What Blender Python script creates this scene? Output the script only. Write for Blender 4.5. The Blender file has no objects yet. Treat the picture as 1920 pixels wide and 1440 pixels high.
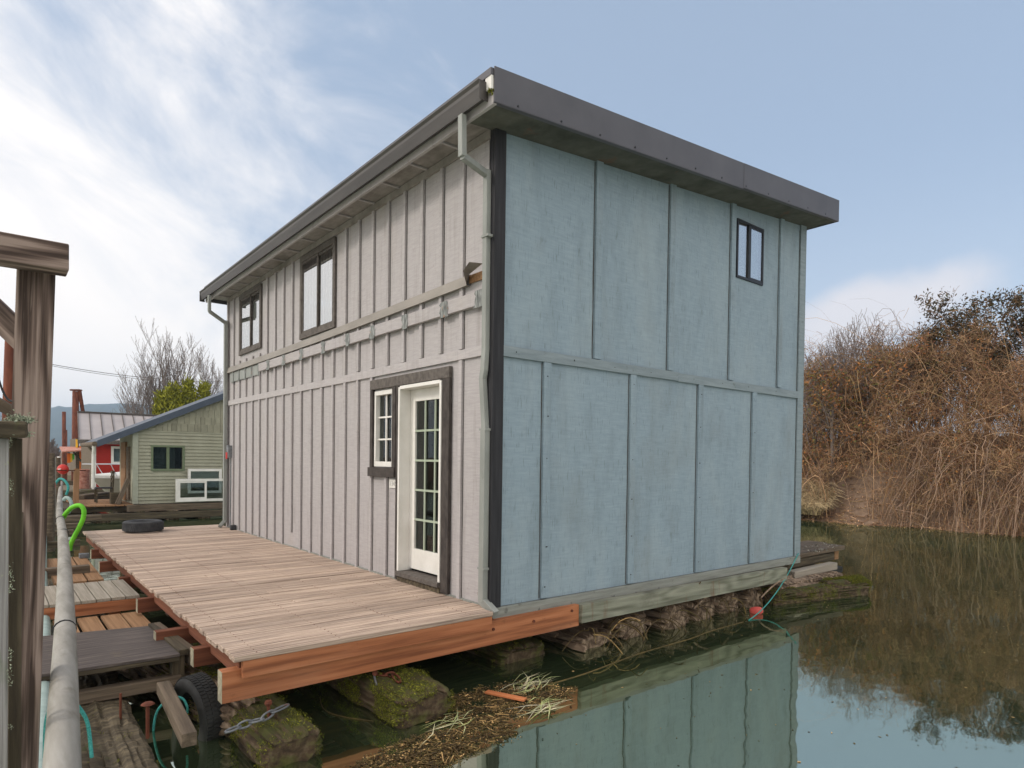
import bpy, bmesh, math, random
import numpy as np
from mathutils import Vector, Matrix, noise as mnoise
R = math.radians
rnd = random.Random(7)
sc = bpy.context.scene
col = sc.collection

# ------------------------------------------------------------------ camera
CP = Vector((-3.6371, -4.6409, 1.35)); YAW, PIT, ROL, FPX, SY = 0.6834, -0.0171, 0.0127, 1206.33, 162.6
FW = Vector((math.sin(YAW)*math.cos(PIT), math.cos(YAW)*math.cos(PIT), math.sin(PIT)))
_r = Vector((math.cos(YAW), -math.sin(YAW), 0)); _u = _r.cross(FW)
RT = _r*math.cos(ROL) + _u*math.sin(ROL); UP = _u*math.cos(ROL) - _r*math.sin(ROL)
cd = bpy.data.cameras.new('camera'); cam = bpy.data.objects.new('camera', cd); col.objects.link(cam)
cd.sensor_width = 36; cd.lens = FPX/1920*36; cd.shift_y = SY/1920; cd.clip_start = 0.05; cd.clip_end = 9000
cam.matrix_world = Matrix(((RT.x, UP.x, -FW.x, CP.x), (RT.y, UP.y, -FW.y, CP.y), (RT.z, UP.z, -FW.z, CP.z), (0, 0, 0, 1)))
sc.camera = cam

def ray(px, py): return FW + RT*((px-960)/FPX) - UP*((py-720-SY)/FPX)
def on(ax, v, px, py):
    d = ray(px, py); return CP + d*((v-CP[ax])/d[ax])
def at(px, py, d): return CP + ray(px, py)*d

# ------------------------------------------------------------------ sky and sun
SUN_EL, SUN_AZ = R(34), R(-66)            # azimuth from +Y, clockwise: the sun stands to the left, behind thin cloud
sd = Vector((math.sin(SUN_AZ)*math.cos(SUN_EL), math.cos(SUN_AZ)*math.cos(SUN_EL), math.sin(SUN_EL)))
w = bpy.data.worlds.new('World'); sc.world = w; w.use_nodes = True
nt = w.node_tree; N = nt.nodes; L = nt.links
bg = N['Background']; bg.inputs['Strength'].default_value = 0.13
sky = N.new('ShaderNodeTexSky'); sky.sky_type = 'NISHITA'; sky.sun_disc = False
sky.sun_elevation = SUN_EL; sky.sun_rotation = SUN_AZ; sky.air_density = 1.0; sky.dust_density = 1.5; sky.ozone_density = 1.0
tc = N.new('ShaderNodeTexCoord')
def vmath(op, a, b):
    n = N.new('ShaderNodeVectorMath'); n.operation = op
    for i, x in enumerate((a, b)):
        if x is None: continue
        if isinstance(x, (tuple, Vector)): n.inputs[i].default_value = tuple(x)
        else: L.new(x, n.inputs[i])
    return n
def fmath(op, a, b=0.0, clamp=False):
    n = N.new('ShaderNodeMath'); n.operation = op; n.use_clamp = clamp
    for i, x in enumerate((a, b)):
        if isinstance(x, (int, float)): n.inputs[i].default_value = x
        else: L.new(x, n.inputs[i])
    return n.outputs[0]
def ramp(fac, lo, hi):
    n = N.new('ShaderNodeMapRange'); n.interpolation_type = 'SMOOTHSTEP'; L.new(fac, n.inputs[0])
    n.inputs[1].default_value = lo; n.inputs[2].default_value = hi; return n.outputs[0]
dirv = tc.outputs['Generated']
sep = N.new('ShaderNodeSeparateXYZ'); L.new(dirv, sep.inputs[0])
zz = fmath('ADD', fmath('ABSOLUTE', sep.outputs[2]), 0.16)
inv = fmath('DIVIDE', 1.0, zz)
cb = N.new('ShaderNodeCombineXYZ')
L.new(fmath('MULTIPLY', sep.outputs[0], inv), cb.inputs[0]); L.new(fmath('MULTIPLY', sep.outputs[1], inv), cb.inputs[1])
sa = (RT*.86-UP*.5).normalized(); sb = (RT*.5+UP*.86).normalized()          # wisps drift from high left to low right
cb = N.new('ShaderNodeCombineXYZ')
L.new(fmath('MULTIPLY', vmath('DOT_PRODUCT', dirv, tuple(sa)).outputs['Value'], 2.1), cb.inputs[0]); L.new(fmath('MULTIPLY', vmath('DOT_PRODUCT', dirv, tuple(sb)).outputs['Value'], 3.6), cb.inputs[1]); L.new(fmath('MULTIPLY', vmath('DOT_PRODUCT', dirv, tuple(FW)).outputs['Value'], 1.6), cb.inputs[2])
mp = N.new('ShaderNodeMapping'); mp.inputs['Location'].default_value = (5.1, 3.3, 1.4); L.new(cb.outputs[0], mp.inputs[0])
cn = N.new('ShaderNodeTexNoise'); cn.inputs["Scale"].default_value = 1.6; cn.inputs['Detail'].default_value = 9; cn.inputs['Roughness'].default_value = .6
cn.inputs["Distortion"].default_value = .45; L.new(mp.outputs[0], cn.inputs['Vector'])
left = Vector((-0.80, 0.60, 0)).normalized()
bias = fmath('MULTIPLY', vmath('DOT_PRODUCT', dirv, left).outputs['Value'], 0.74)
low = fmath('MULTIPLY', fmath('MULTIPLY', ramp(sep.outputs[2], 0.34, -0.02), 0.34), fmath('MAXIMUM', fmath('ADD', vmath('DOT_PRODUCT', dirv, left).outputs['Value'], 0.1), 0.0))
back = fmath('MULTIPLY', fmath('MAXIMUM', vmath('DOT_PRODUCT', dirv, (-FW.x, -FW.y, 0.15)).outputs['Value'], 0.0), 0.55)   # added cloud cover behind the viewer, out of view, for neutral fill light
nz_ = fmath('ADD', fmath('MULTIPLY', fmath('SUBTRACT', cn.outputs['Fac'], .5), 1.05), .50)
m0 = fmath('ADD', fmath('ADD', fmath('ADD', nz_, bias), low), back)
cov = ramp(m0, 0.50, 1.04)
# one pale cumulus bank low over the bramble bank on the right
cdir = (at(1625, 590, 10)-CP).normalized()
rc = (RT.x, RT.y, RT.z)
n2 = N.new('ShaderNodeTexNoise'); n2.inputs['Scale'].default_value = 9; n2.inputs['Detail'].default_value = 6; L.new(dirv, n2.inputs['Vector'])
dd = vmath('SUBTRACT', dirv, tuple(cdir))
hx = vmath('DOT_PRODUCT', dd.outputs[0], rc).outputs['Value']
hz = N.new('ShaderNodeSeparateXYZ'); L.new(dd.outputs[0], hz.inputs[0])
ex = fmath('POWER', fmath('ABSOLUTE', fmath('DIVIDE', hx, 0.10)), 2.0)
ez = fmath('POWER', fmath('ABSOLUTE', fmath('DIVIDE', fmath('SUBTRACT', hz.outputs[2], fmath('MULTIPLY', hx, 0.28)), 0.048)), 2.0)
blob = fmath('SUBTRACT', 1.45, fmath('ADD', ex, ez))
blob = fmath('ADD', blob, fmath('MULTIPLY', fmath('SUBTRACT', n2.outputs['Fac'], .5), 2.6))
cum = fmath('MULTIPLY', ramp(blob, 0.0, 1.3), 0.62)
veil = N.new('ShaderNodeMix'); veil.data_type = 'RGBA'; veil.inputs[0].default_value = 0.65
L.new(sky.outputs[0], veil.inputs[6]); veil.inputs[7].default_value = (2.75, 3.4, 4.35, 1)
mx = N.new('ShaderNodeMix'); mx.data_type = 'RGBA'; L.new(cov, mx.inputs[0])
hzn = N.new('ShaderNodeMix'); hzn.data_type = 'RGBA'; L.new(fmath('MULTIPLY', ramp(sep.outputs[2], 0.42, 0.0), 0.55), hzn.inputs[0]); L.new(veil.outputs[2], hzn.inputs[6]); hzn.inputs[7].default_value = (4.6, 5.0, 5.6, 1); L.new(hzn.outputs[2], mx.inputs[6]); mx.inputs[7].default_value = (6.9, 6.6, 6.4, 1)
mx2 = N.new('ShaderNodeMix'); mx2.data_type = 'RGBA'; L.new(cum, mx2.inputs[0]); L.new(mx.outputs[2], mx2.inputs[6]); mx2.inputs[7].default_value = (6.0, 5.5, 5.4, 1)
mx3 = N.new('ShaderNodeMix'); mx3.data_type = 'RGBA'; bk = vmath('DOT_PRODUCT', dirv, tuple(Vector((-FW.x, -FW.y, .45)).normalized())).outputs['Value']
L.new(ramp(bk, -0.05, 0.65), mx3.inputs[0]); L.new(mx2.outputs[2], mx3.inputs[6]); mx3.inputs[7].default_value = (9.6, 9.1, 8.7, 1)    # added brighter sky, unseen behind the viewer, to fill the shaded walls
L.new(mx3.outputs[2], bg.inputs[0])
sl = bpy.data.lights.new('sun', 'SUN'); sl.energy = 1.4; sl.angle = R(10); sl.color = (1, .93, .85)
so = bpy.data.objects.new('sun', sl); col.objects.link(so); so.rotation_euler = sd.to_track_quat('Z', 'Y').to_euler()
sc.view_settings.view_transform = 'Standard'; sc.view_settings.look = 'None'; sc.view_settings.gamma = 1
sc.view_settings.exposure = 0.42

# ------------------------------------------------------------------ materials
def M(name, stops, scale=(1, 1, 1), ns=1.0, detail=6, rough=.8, bump=.3, dist=.01, isl=0.0, rings=0.0, ringw=(.25, 3, 3), patches=(),
      metallic=0.0, spec=.3, coord='Object', nrough=.6, topmoss=None, fine=0.0, hues=None, alpha=None):
    m = bpy.data.materials.new(name); m.use_nodes = True
    n = m.node_tree.nodes; l = m.node_tree.links; b = n['Principled BSDF']
    b.inputs['Roughness'].default_value = rough; b.inputs['Metallic'].default_value = metallic; b.inputs['Specular IOR Level'].default_value = spec
    t = n.new('ShaderNodeTexCoord'); geo = n.new('ShaderNodeNewGeometry')
    def nz(sc_, s, det, rr=nrough, rand=True):
        mpn = n.new('ShaderNodeMapping'); mpn.inputs['Scale'].default_value = sc_; l.new(t.outputs[coord], mpn.inputs[0])
        src = mpn.outputs[0]
        if isl and rand:
            ad = n.new('ShaderNodeVectorMath'); ad.operation = 'MULTIPLY_ADD'
            l.new(geo.outputs['Random Per Island'], ad.inputs[0]); ad.inputs[1].default_value = (37, 71, 53); l.new(src, ad.inputs[2]); src = ad.outputs[0]
        x = n.new('ShaderNodeTexNoise'); x.inputs['Scale'].default_value = s; x.inputs['Detail'].default_value = det; x.inputs['Roughness'].default_value = rr
        l.new(src, x.inputs['Vector']); return x.outputs['Fac']
    base = nz(scale, ns, detail)
    h = base
    if rings:
        g = nz(ringw, 1.0, 2, .45)
        mu = n.new('ShaderNodeMath'); mu.operation = 'MULTIPLY'; l.new(g, mu.inputs[0]); mu.inputs[1].default_value = rings
        si = n.new('ShaderNodeMath'); si.operation = 'SINE'; l.new(mu.outputs[0], si.inputs[0])
        ma = n.new('ShaderNodeMath'); ma.operation = 'MULTIPLY_ADD'; l.new(si.outputs[0], ma.inputs[0]); ma.inputs[1].default_value = .13; l.new(base, ma.inputs[2])
        h = ma.outputs[0]
    cr = n.new('ShaderNodeValToRGB'); e = cr.color_ramp.elements
    while len(e) > 1: e.remove(e[-1])
    e[0].position = stops[0][0]; e[0].color = (*stops[0][1], 1)
    for p, c in stops[1:]:
        k = e.new(p); k.color = (*c, 1)
    l.new(h, cr.inputs[0]); c = cr.outputs[0]
    if hues:
        hr = n.new('ShaderNodeValToRGB'); e = hr.color_ramp.elements
        while len(e) > 1: e.remove(e[-1])
        e[0].position = 0; e[0].color = (*hues[0], 1)
        for i, cc in enumerate(hues[1:]):
            k = e.new((i+1)/(len(hues)-1)); k.color = (*cc, 1)
        l.new(geo.outputs['Random Per Island'], hr.inputs[0])
        mm = n.new('ShaderNodeMix'); mm.data_type = 'RGBA'; mm.blend_type = 'MULTIPLY'; mm.inputs[0].default_value = 1
        l.new(c, mm.inputs[6]); l.new(hr.outputs[0], mm.inputs[7]); c = mm.outputs[2]
    if isl:
        hs = n.new('ShaderNodeHueSaturation'); mr = n.new('ShaderNodeMapRange'); l.new(geo.outputs['Random Per Island'], mr.inputs[0])
        mr.inputs[3].default_value = 1-isl; mr.inputs[4].default_value = 1+isl; l.new(mr.outputs[0], hs.inputs['Value']); l.new(c, hs.inputs['Color']); c = hs.outputs[0]
    for (pc, ps, s, lo, hi, fac) in patches:
        f = nz(ps, s, 5)
        mr = n.new('ShaderNodeMapRange'); mr.inputs[1].default_value = lo; mr.inputs[2].default_value = hi; mr.inputs[4].default_value = fac; l.new(f, mr.inputs[0])
        mm = n.new('ShaderNodeMix'); mm.data_type = 'RGBA'; l.new(mr.outputs[0], mm.inputs[0]); l.new(c, mm.inputs[6]); mm.inputs[7].default_value = (*pc, 1); c = mm.outputs[2]
    if topmoss:
        pc, lo, hi = topmoss
        s3 = n.new('ShaderNodeSeparateXYZ'); l.new(geo.outputs['Normal'], s3.inputs[0])
        f = nz((1, 1, 1), 9, 5)
        ad = n.new('ShaderNodeMath'); ad.operation = 'ADD'; l.new(f, ad.inputs[0]); l.new(s3.outputs[2], ad.inputs[1])
        mr = n.new('ShaderNodeMapRange'); mr.inputs[1].default_value = lo; mr.inputs[2].default_value = hi; l.new(ad.outputs[0], mr.inputs[0])
        mm = n.new('ShaderNodeMix'); mm.data_type = 'RGBA'; l.new(mr.outputs[0], mm.inputs[0]); l.new(c, mm.inputs[6]); mm.inputs[7].default_value = (*pc, 1); c = mm.outputs[2]
    l.new(c, b.inputs['Base Color'])
    if bump:
        bp = n.new('ShaderNodeBump'); bp.inputs['Strength'].default_value = bump; bp.inputs['Distance'].default_value = dist; l.new(h, bp.inputs['Height'])
        if fine:
            ff = nz((1, 1, 1), 90, 3)
            b2 = n.new('ShaderNodeBump'); b2.inputs['Strength'].default_value = fine; b2.inputs['Distance'].default_value = .004; l.new(ff, b2.inputs['Height']); l.new(b2.outputs[0], bp.inputs['Normal'])
        l.new(bp.outputs[0], b.inputs['Normal'])
    return m

def g3(v, t=(1, 1, 1)): return tuple(v*x for x in t)
WG = (1, .935, .93)
# painted plywood siding: fine horizontal saw marks, weathered vertical streaks
MAT = {}
MAT['siding_grey'] = M('warm_grey_paint', [(.25, g3(.32, WG)), (.55, g3(.38, WG)), (.8, g3(.42, WG))], (3, 3, 30), 2.2, 6, .75, .28, .005, isl=.06,
    patches=[((.20, .18, .165), (9, 9, .8), 1.6, .54, .78, .5), ((.26, .25, .24), (30, 30, 4), 2, .58, .70, .45), ((.20, .15, .11), (9, 9, 3), 4, .67, .72, .6), ((.36, .31, .25), (1, 1, 1), 1.1, .58, .8, .3)])
MAT['siding_blue'] = M('blue_grey_paint', [(.22, (.192, .250, .292)), (.52, (.225, .290, .335)), (.82, (.262, .333, .380))], (3, 3, 30), 2.0, 7, .72, .22, .004, isl=.03,
    patches=[((.135, .172, .192), (3.4, 3.4, .8), 1.5, .50, .78, .5), ((.11, .145, .155), (34, 34, 3.2), 2.2, .57, .66, .6), ((.31, .365, .385), (1.5, 1.5, .5), 1.3, .5, .8, .5), ((.16, .165, .15), (1.2, 1.2, .8), 1.1, .55, .8, .4), ((.5, .55, .58), (30, 30, 6), 2, .765, .79, .8), ((.03, .035, .04), (8, 8, 4), 5, .765, .79, .8)])
MAT['trim_blue'] = M('blue_grey_trim_paint', [(.3, (.165, .205, .225)), (.7, (.24, .285, .305))], (1.5, 14, 14), 2, 6, .7, .35, .004, isl=.05,
    patches=[((.07, .08, .075), (3, 3, 3), 3, .62, .75, .5)])
MAT['base_board'] = M('weathered_grey_green_paint', [(.3, (.17, .175, .155)), (.7, (.26, .27, .245))], (1.2, 16, 20), 2, 6, .8, .4, .005, patches=[((.06, .06, .05), (4, 4, 4), 2.5, .62, .72, .7)])
MAT['trim_black'] = M('charcoal_stained_wood', [(.3, (.012, .012, .014)), (.7, (.035, .034, .038))], (14, 14, .8), 2, 6, .75, .6, .006, patches=[((.12, .11, .10), (20, 20, 1.5), 3, .68, .74, .6)])
MAT['trim_dark'] = M('blackish_brown_trim', [(.3, (.028, .023, .021)), (.7, (.075, .063, .056))], (10, 10, 5), 2, 6, .8, .5, .004)
MAT['trim_brown'] = M('dark_taupe_trim', [(.3, (.065, .055, .048)), (.7, (.135, .118, .105))], (10, 10, 10), 2, 6, .8, .4, .004)
MAT['seam'] = M('dirt_and_shade_seam', [(.3, (.035, .03, .026)), (.7, (.09, .08, .07))], (4, 4, 4), 3, 4, .9, 0)  # grimy joint colour with the shade line beside each batten painted in
MAT['reedgrey'] = M('grey_lichen_crust', [(.3, (.16, .15, .125)), (.7, (.36, .34, .29))], rough=.9, bump=0, isl=.5)
MAT['flashing'] = M('taupe_metal_flashing', [(.3, (.20, .18, .155)), (.7, (.27, .245, .215))], (3, 1, 3), 2, 4, .5, .1, .003)
MAT['fascia_metal'] = M('dark_fascia_metal', [(.3, (.062, .060, .070)), (.7, (.088, .085, .096))], (1, 1, 1), 2, 5, .5, .05, .004, spec=.45, patches=[((.05, .04, .04), (1, 1, 4), 1.5, .6, .8, .3)])
MAT['gutter_metal'] = M('charcoal_gutter_metal', [(.3, (.034, .030, .027)), (.7, (.060, .053, .048))], (6, .6, 6), 1.5, 5, .5, .08, .004, spec=.45)
MAT['downspout'] = M('grey_green_downspout', [(.3, (.20, .21, .195)), (.7, (.28, .29, .27))], (3, 3, 1), 2, 5, .55, .1, .003, patches=[((.12, .13, .11), (3, 3, 2), 4, .65, .75, .5)])
MAT['soffit'] = M('taupe_soffit_paint', [(.3, (.20, .18, .165)), (.7, (.30, .275, .255))], (8, 3, 3), 2, 6, .85, .4, .006, patches=[((.09, .08, .06), (1, 1, 1), 1.6, .5, .7, .6)])
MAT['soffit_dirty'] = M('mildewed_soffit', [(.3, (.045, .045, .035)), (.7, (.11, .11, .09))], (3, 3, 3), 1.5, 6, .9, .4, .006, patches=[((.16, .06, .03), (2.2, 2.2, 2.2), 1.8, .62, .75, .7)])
MAT['white_paint'] = M('warm_white_paint', [(.3, (.62, .60, .55)), (.7, (.74, .72, .68))], (2, 2, 2), 2, 4, .45, .1, .002, spec=.4)
MAT['black_frame'] = M('black_aluminium', [(.3, (.010, .011, .013)), (.7, (.018, .019, .022))], (4, 4, 4), 2, 3, .35, 0)
MAT['bare_wood'] = M('bare_orange_wood', [(.3, (.35, .11, .04)), (.7, (.5, .18, .07))], (2, 12, 12), 2, 5, .8, .3, .004)
MAT['bare_metal'] = M('scraped_zinc', [(.35, (.07, .075, .07)), (.55, (.20, .21, .20)), (.75, (.42, .42, .41))], (5, 5, 1), 9, 5, .6, .4, .004, patches=[((.28, .11, .03), (1, 1, 1), 14, .62, .68, .9)])
MAT['deck'] = M('weathered_deck_boards', [(.32, (.075, .050, .036)), (.41, (.26, .19, .148)), (.52, (.44, .335, .262)), (.68, (.60, .47, .375))], (.42, 24, 24), 3.2, 8, .85, 1.0, .007, isl=.2, nrough=.65,
    patches=[((.17, .135, .115), (.5, 2.2, 2.2), 1.4, .52, .72, .6), ((.50, .38, .27), (.5, 5, 5), 1.5, .58, .8, .45), ((.07, .05, .04), (4, 14, 14), 3.5, .68, .73, .8), ((.60, .56, .52), (6, 18, 18), 2.6, .72, .77, .6)])
MAT['deck_edge'] = M('deck_board_front_edge', [(.3, (.13, .11, .10)), (.7, (.24, .21, .20))], (.6, 20, 20), 2, 6, .9, .6, .005)
MAT['cedar'] = M('fresh_orange_lumber', [(.25, (.20, .068, .027)), (.5, (.34, .124, .052)), (.8, (.45, .185, .085))], (.6, 9, 16), 2.2, 8, .7, .35, .005, isl=.07, rings=26, ringw=(.35, 1, 3.5),
    patches=[((.10, .04, .02), (2, 3, 3), 3, .64, .74, .6), ((.33, .20, .13), (.5, 2, 2), 1.2, .52, .75, .5)])
MAT['greenbeam'] = M('treated_grey_green_beam', [(.25, (.105, .105, .075)), (.5, (.185, .19, .145)), (.8, (.28, .28, .22))], (.6, 9, 14), 2, 8, .85, .45, .005, rings=60, ringw=(.5, 1, 3),
    patches=[((.13, .055, .025), (7, 7, 1), 1.3, .60, .72, .6), ((.055, .05, .035), (1, 2, 2), 1.5, .6, .75, .6)])
MAT['dark_joist'] = M('dark_red_joist', [(.3, (.10, .035, .02)), (.7, (.22, .08, .04))], (.6, 9, 16), 2, 6, .85, .4, .004)
MAT['cutend'] = M('pale_board_end', [(.3, (.27, .24, .16)), (.7, (.44, .40, .30))], (6, 6, 6), 4, 6, .9, .5, .004)
MAT['walkplank'] = M('grey_walkway_plank', [(.25, (.17, .145, .11)), (.5, (.30, .265, .215)), (.8, (.41, .37, .31))], (.5, 20, 20), 2.4, 8, .88, .7, .005, isl=.12, patches=[((.10, .07, .05), (1, 4, 4), 2, .64, .76, .6)])
MAT['walkbrown'] = M('brown_walkway_plank', [(.25, (.14, .075, .035)), (.5, (.27, .15, .075)), (.8, (.36, .22, .12))], (.5, 20, 20), 2.4, 8, .88, .7, .005, isl=.12)
MAT['plywood_dark'] = M('dark_soaked_plywood', [(.28, (.028, .022, .020)), (.5, (.075, .060, .054)), (.75, (.16, .13, .112))], (1.0, 22, 22), 2.2, 8, .75, .5, .004,
    patches=[((.30, .28, .27), (3, 26, 26), 3, .68, .74, .7), ((.17, .13, .08), (1, 1, 1), 2.4, .60, .74, .6)])
MAT['wetwood'] = M('mossy_dark_timber', [(.25, (.022, .016, .010)), (.5, (.07, .055, .034)), (.8, (.17, .135, .085))], (.8, 12, 12), 2.2, 8, .8, .8, .008, isl=.15, patches=[((.07, .085, .02), (1, 1, 1), 5, .62, .72, .7)])
MAT['oldtimber'] = M('old_brown_timber', [(.25, (.045, .034, .024)), (.5, (.12, .09, .062)), (.8, (.23, .175, .125))], (.7, 12, 12), 2.2, 8, .85, .8, .008, isl=.2)
MAT['post'] = M('brown_gate_timber', [(.34, (.045, .029, .022)), (.5, (.135, .094, .076)), (.64, (.27, .205, .17))], (.45, 20, 20), 2.6, 9, .8, .7, .005, rings=60, ringw=(.55, 5.0, 5.0),
    patches=[((.045, .026, .018), (5, 11, 11), 1.5, .72, .76, .8), ((.42, .33, .27), (1, 30, 30), 1.6, .66, .76, .35)])
MAT['greypost'] = M('lichened_grey_board', [(.3, (.10, .095, .09)), (.5, (.235, .225, .215)), (.75, (.36, .35, .34))], (.6, 30, 30), 2.4, 8, .9, .8, .005,
    patches=[((.34, .36, .22), (3, 8, 8), 3.2, .66, .72, .9), ((.12, .15, .08), (1, 4, 4), 3, .6, .8, .6), ((.5, .5, .5), (4, 40, 40), 3, .72, .77, .6)])
MAT['log'] = M('rotten_log', [(.32, (.025, .016, .010)), (.47, (.12, .082, .054)), (.64, (.36, .27, .19))], (7, .8, 7), 2, 8, .85, 1.0, .02, patches=[((.02, .015, .01), (7, .8, 7), 1.5, .55, .72, .7)])
MAT['splinter'] = M('pale_split_wood', [(.3, (.10, .068, .045)), (.55, (.23, .165, .115)), (.8, (.36, .27, .19))], (7, .8, 7), 2, 8, .85, .9, .02, isl=.45)
MAT['mosslog'] = M('mossy_log', [(.3, (.020, .013, .008)), (.5, (.07, .046, .026)), (.75, (.17, .125, .08))], (9, 2, 9), 2, 8, .9, .9, .02, topmoss=((.05, .055, .010), 1.2, 1.6),
    patches=[((.065, .075, .012), (3, 2, 3), 3.0, .5, .65, .7)])
MAT['moss'] = M('moss', [(.3, (.035, .038, .006)), (.5, (.12, .125, .013)), (.7, (.26, .26, .03))], (1, 1, 1), 5, 5, .95, 0, isl=.45)
MAT['rubber'] = M('worn_tyre_rubber', [(.3, (.030, .031, .034)), (.7, (.062, .064, .068))], (3, 3, 3), 4, 6, .85, .4, .003)
MAT['rubber_wet'] = M('old_black_tyre_rubber', [(.3, (.012, .012, .012)), (.7, (.03, .03, .028))], (3, 3, 3), 4, 6, .7, .4, .003)
MAT['pipe'] = M('grimy_grey_pipe', [(.3, (.16, .15, .125)), (.55, (.27, .255, .225)), (.8, (.36, .345, .315))], (7, 1.1, 7), 1.6, 7, .7, .12, .003,
    patches=[((.12, .10, .07), (3, 2.4, 3), 2.2, .55, .72, .6), ((.45, .45, .42), (14, 2, 14), 1.2, .6, .8, .35)])
MAT['pipe2'] = M('pale_teal_pipe', [(.3, (.22, .30, .28)), (.7, (.36, .45, .42))], (2, 4, 2), 2, 6, .6, .1, .002, patches=[((.2, .2, .17), (3, 3, 3), 3, .6, .75, .5)])
MAT['rope'] = M('teal_rope', [(.3, (.02, .18, .17)), (.7, (.08, .38, .35))], (60, 60, 60), 2, 3, .8, .6, .004)
MAT['lime'] = M('lime_hose', [(.3, (.10, .42, .015)), (.7, (.17, .58, .03))], (2, 2, 2), 3, 3, .5, .05, .002)
MAT['rust'] = M('rusty_steel', [(.3, (.06, .018, .010)), (.55, (.14, .042, .022)), (.8, (.24, .085, .045))], (4, 4, 1), 3, 7, .85, .4, .006)
MAT['galv'] = M('galvanised_chain', [(.3, (.12, .13, .14)), (.7, (.24, .25, .26))], (8, 8, 8), 3, 5, .55, .2, .002, metallic=.3, patches=[((.22, .09, .05), (1, 1, 1), 12, .6, .7, .8)])
MAT['debris'] = M('floating_reed_litter', [(.3, (.055, .036, .018)), (.7, (.17, .115, .055))], (3, 3, 3), 5, 5, .7, 0, isl=.5, hues=[(.5, .45, .35), (.8, .75, .6), (1.0, .95, .7), (.6, .7, .4), (3.4, 3.2, 2.8)])
MAT['reed'] = M('pale_reed_blades', [(.3, (.34, .30, .20)), (.7, (.58, .53, .42))], (3, 3, 3), 5, 5, .7, 0, isl=.3, hues=[(1, 1, 1), (.75, .95, .45), (1, .95, .9)])
MAT['red_plastic'] = M('red_float_plastic', [(.3, (.42, .022, .018)), (.7, (.58, .045, .035))], (2, 2, 2), 3, 4, .5, .05, .002)
MAT['pink_plastic'] = M('faded_red_float', [(.3, (.45, .06, .055)), (.7, (.65, .12, .10))], (2, 2, 2), 3, 4, .6, .05, .002)
# background
MAT['sage'] = M('sage_green_siding_paint', [(.3, (.275, .27, .20)), (.7, (.33, .325, .245))], (1, 1, 1), 3, 5, .8, .15, .004)
MAT['sage_trim'] = M('sage_trim_paint', [(.3, (.29, .30, .235)), (.7, (.34, .35, .28))], (1, 1, 1), 3, 5, .7, .1, .004)
MAT['olive_frame'] = M('olive_window_trim', [(.3, (.115, .145, .085)), (.7, (.15, .18, .11))], (1, 1, 1), 3, 5, .7, .1, .004)
MAT['shingle'] = M('sage_shingles', [(.3, (.215, .205, .15)), (.7, (.30, .29, .215))], (1, 1, 1), 3, 5, .85, .2, .004, isl=.12)
MAT['bluefascia'] = M('slate_blue_roof_edge', [(.3, (.050, .064, .088)), (.7, (.070, .086, .115))], (1, 1, 1), 2, 4, .5, 0)
MAT['metalroof'] = M('mauve_grey_standing_seam', [(.3, (.30, .27, .265)), (.7, (.38, .345, .335))], (1, 1, 1), 1, 5, .5, .05, .004)
MAT['redwall'] = M('barn_red_paint', [(.3, (.26, .012, .007)), (.7, (.36, .020, .012))], (1, 1, 1), 2, 5, .7, .1, .004)
MAT['orangewall'] = M('orange_paint', [(.3, (.70, .14, .02)), (.7, (.85, .22, .03))], (1, 1, 1), 2, 4, .7, 0)
MAT['bluewall'] = M('bright_blue_paint', [(.3, (.02, .10, .40)), (.7, (.03, .14, .50))], (1, 1, 1), 2, 4, .7, 0)
MAT['yellow'] = M('yellow_paint', [(.3, (.75, .42, .03)), (.7, (.85, .52, .05))], (1, 1, 1), 2, 4, .7, 0)
MAT['green'] = M('bright_green_paint', [(.3, (.05, .40, .05)), (.7, (.09, .5, .07))], (1, 1, 1), 2, 4, .7, 0)
MAT['awning'] = M('faded_red_awning', [(.3, (.34, .12, .08)), (.6, (.52, .26, .20)), (.8, (.62, .45, .38))], (6, 6, 6), 2, 5, .7, .1, .004)
MAT['boat'] = M('white_gelcoat', [(.3, (.62, .61, .56)), (.7, (.74, .73, .68))], (1, 1, 1), 2, 4, .3, 0, spec=.5)
MAT['boat_hull'] = M('cream_hull', [(.3, (.36, .34, .27)), (.7, (.46, .43, .36))], (1, 1, 1), 2, 4, .4, 0, spec=.5)
MAT['chrome'] = M('bright_rail', [(.3, (.62, .63, .64)), (.7, (.72, .73, .74))], (1, 1, 1), 2, 2, .3, 0, metallic=.6)
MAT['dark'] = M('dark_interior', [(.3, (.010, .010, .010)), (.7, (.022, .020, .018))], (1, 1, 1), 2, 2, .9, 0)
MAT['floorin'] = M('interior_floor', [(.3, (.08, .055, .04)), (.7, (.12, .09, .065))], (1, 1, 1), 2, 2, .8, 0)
MAT['blind'] = M('ivory_blind', [(.3, (.72, .70, .64)), (.7, (.80, .78, .72))], (1, 40, 1), 2, 2, .8, 0)
MAT['curtain'] = M('grey_curtain', [(.3, (.16, .17, .18)), (.7, (.26, .27, .28))], (8, 1, .3), 2, 4, .9, .2, .01)
MAT['bark_far'] = M('grey_brown_bark', [(.3, (.13, .105, .09)), (.7, (.23, .19, .17))], (1, 1, 1), 3, 4, .9, 0)
MAT['foliage_yellow'] = M('yellow_green_conifer_foliage', [(.3, (.10, .12, .010)), (.6, (.26, .26, .02)), (.8, (.42, .37, .05))], (1, 1, 1), 1.2, 5, .8, 0, isl=.35)
MAT['hill'] = M('forested_hill', [(.35, (.018, .032, .030)), (.6, (.038, .06, .052)), (.75, (.07, .09, .075))], (.012, .012, .03), 1, 8, .95, 0)
MAT['bank'] = M('brown_mud_bank', [(.3, (.09, .058, .038)), (.5, (.17, .112, .075)), (.75, (.26, .18, .125))], (1, 1, 2.5), 2.6, 10, .9, .9, .08, nrough=.7)
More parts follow.
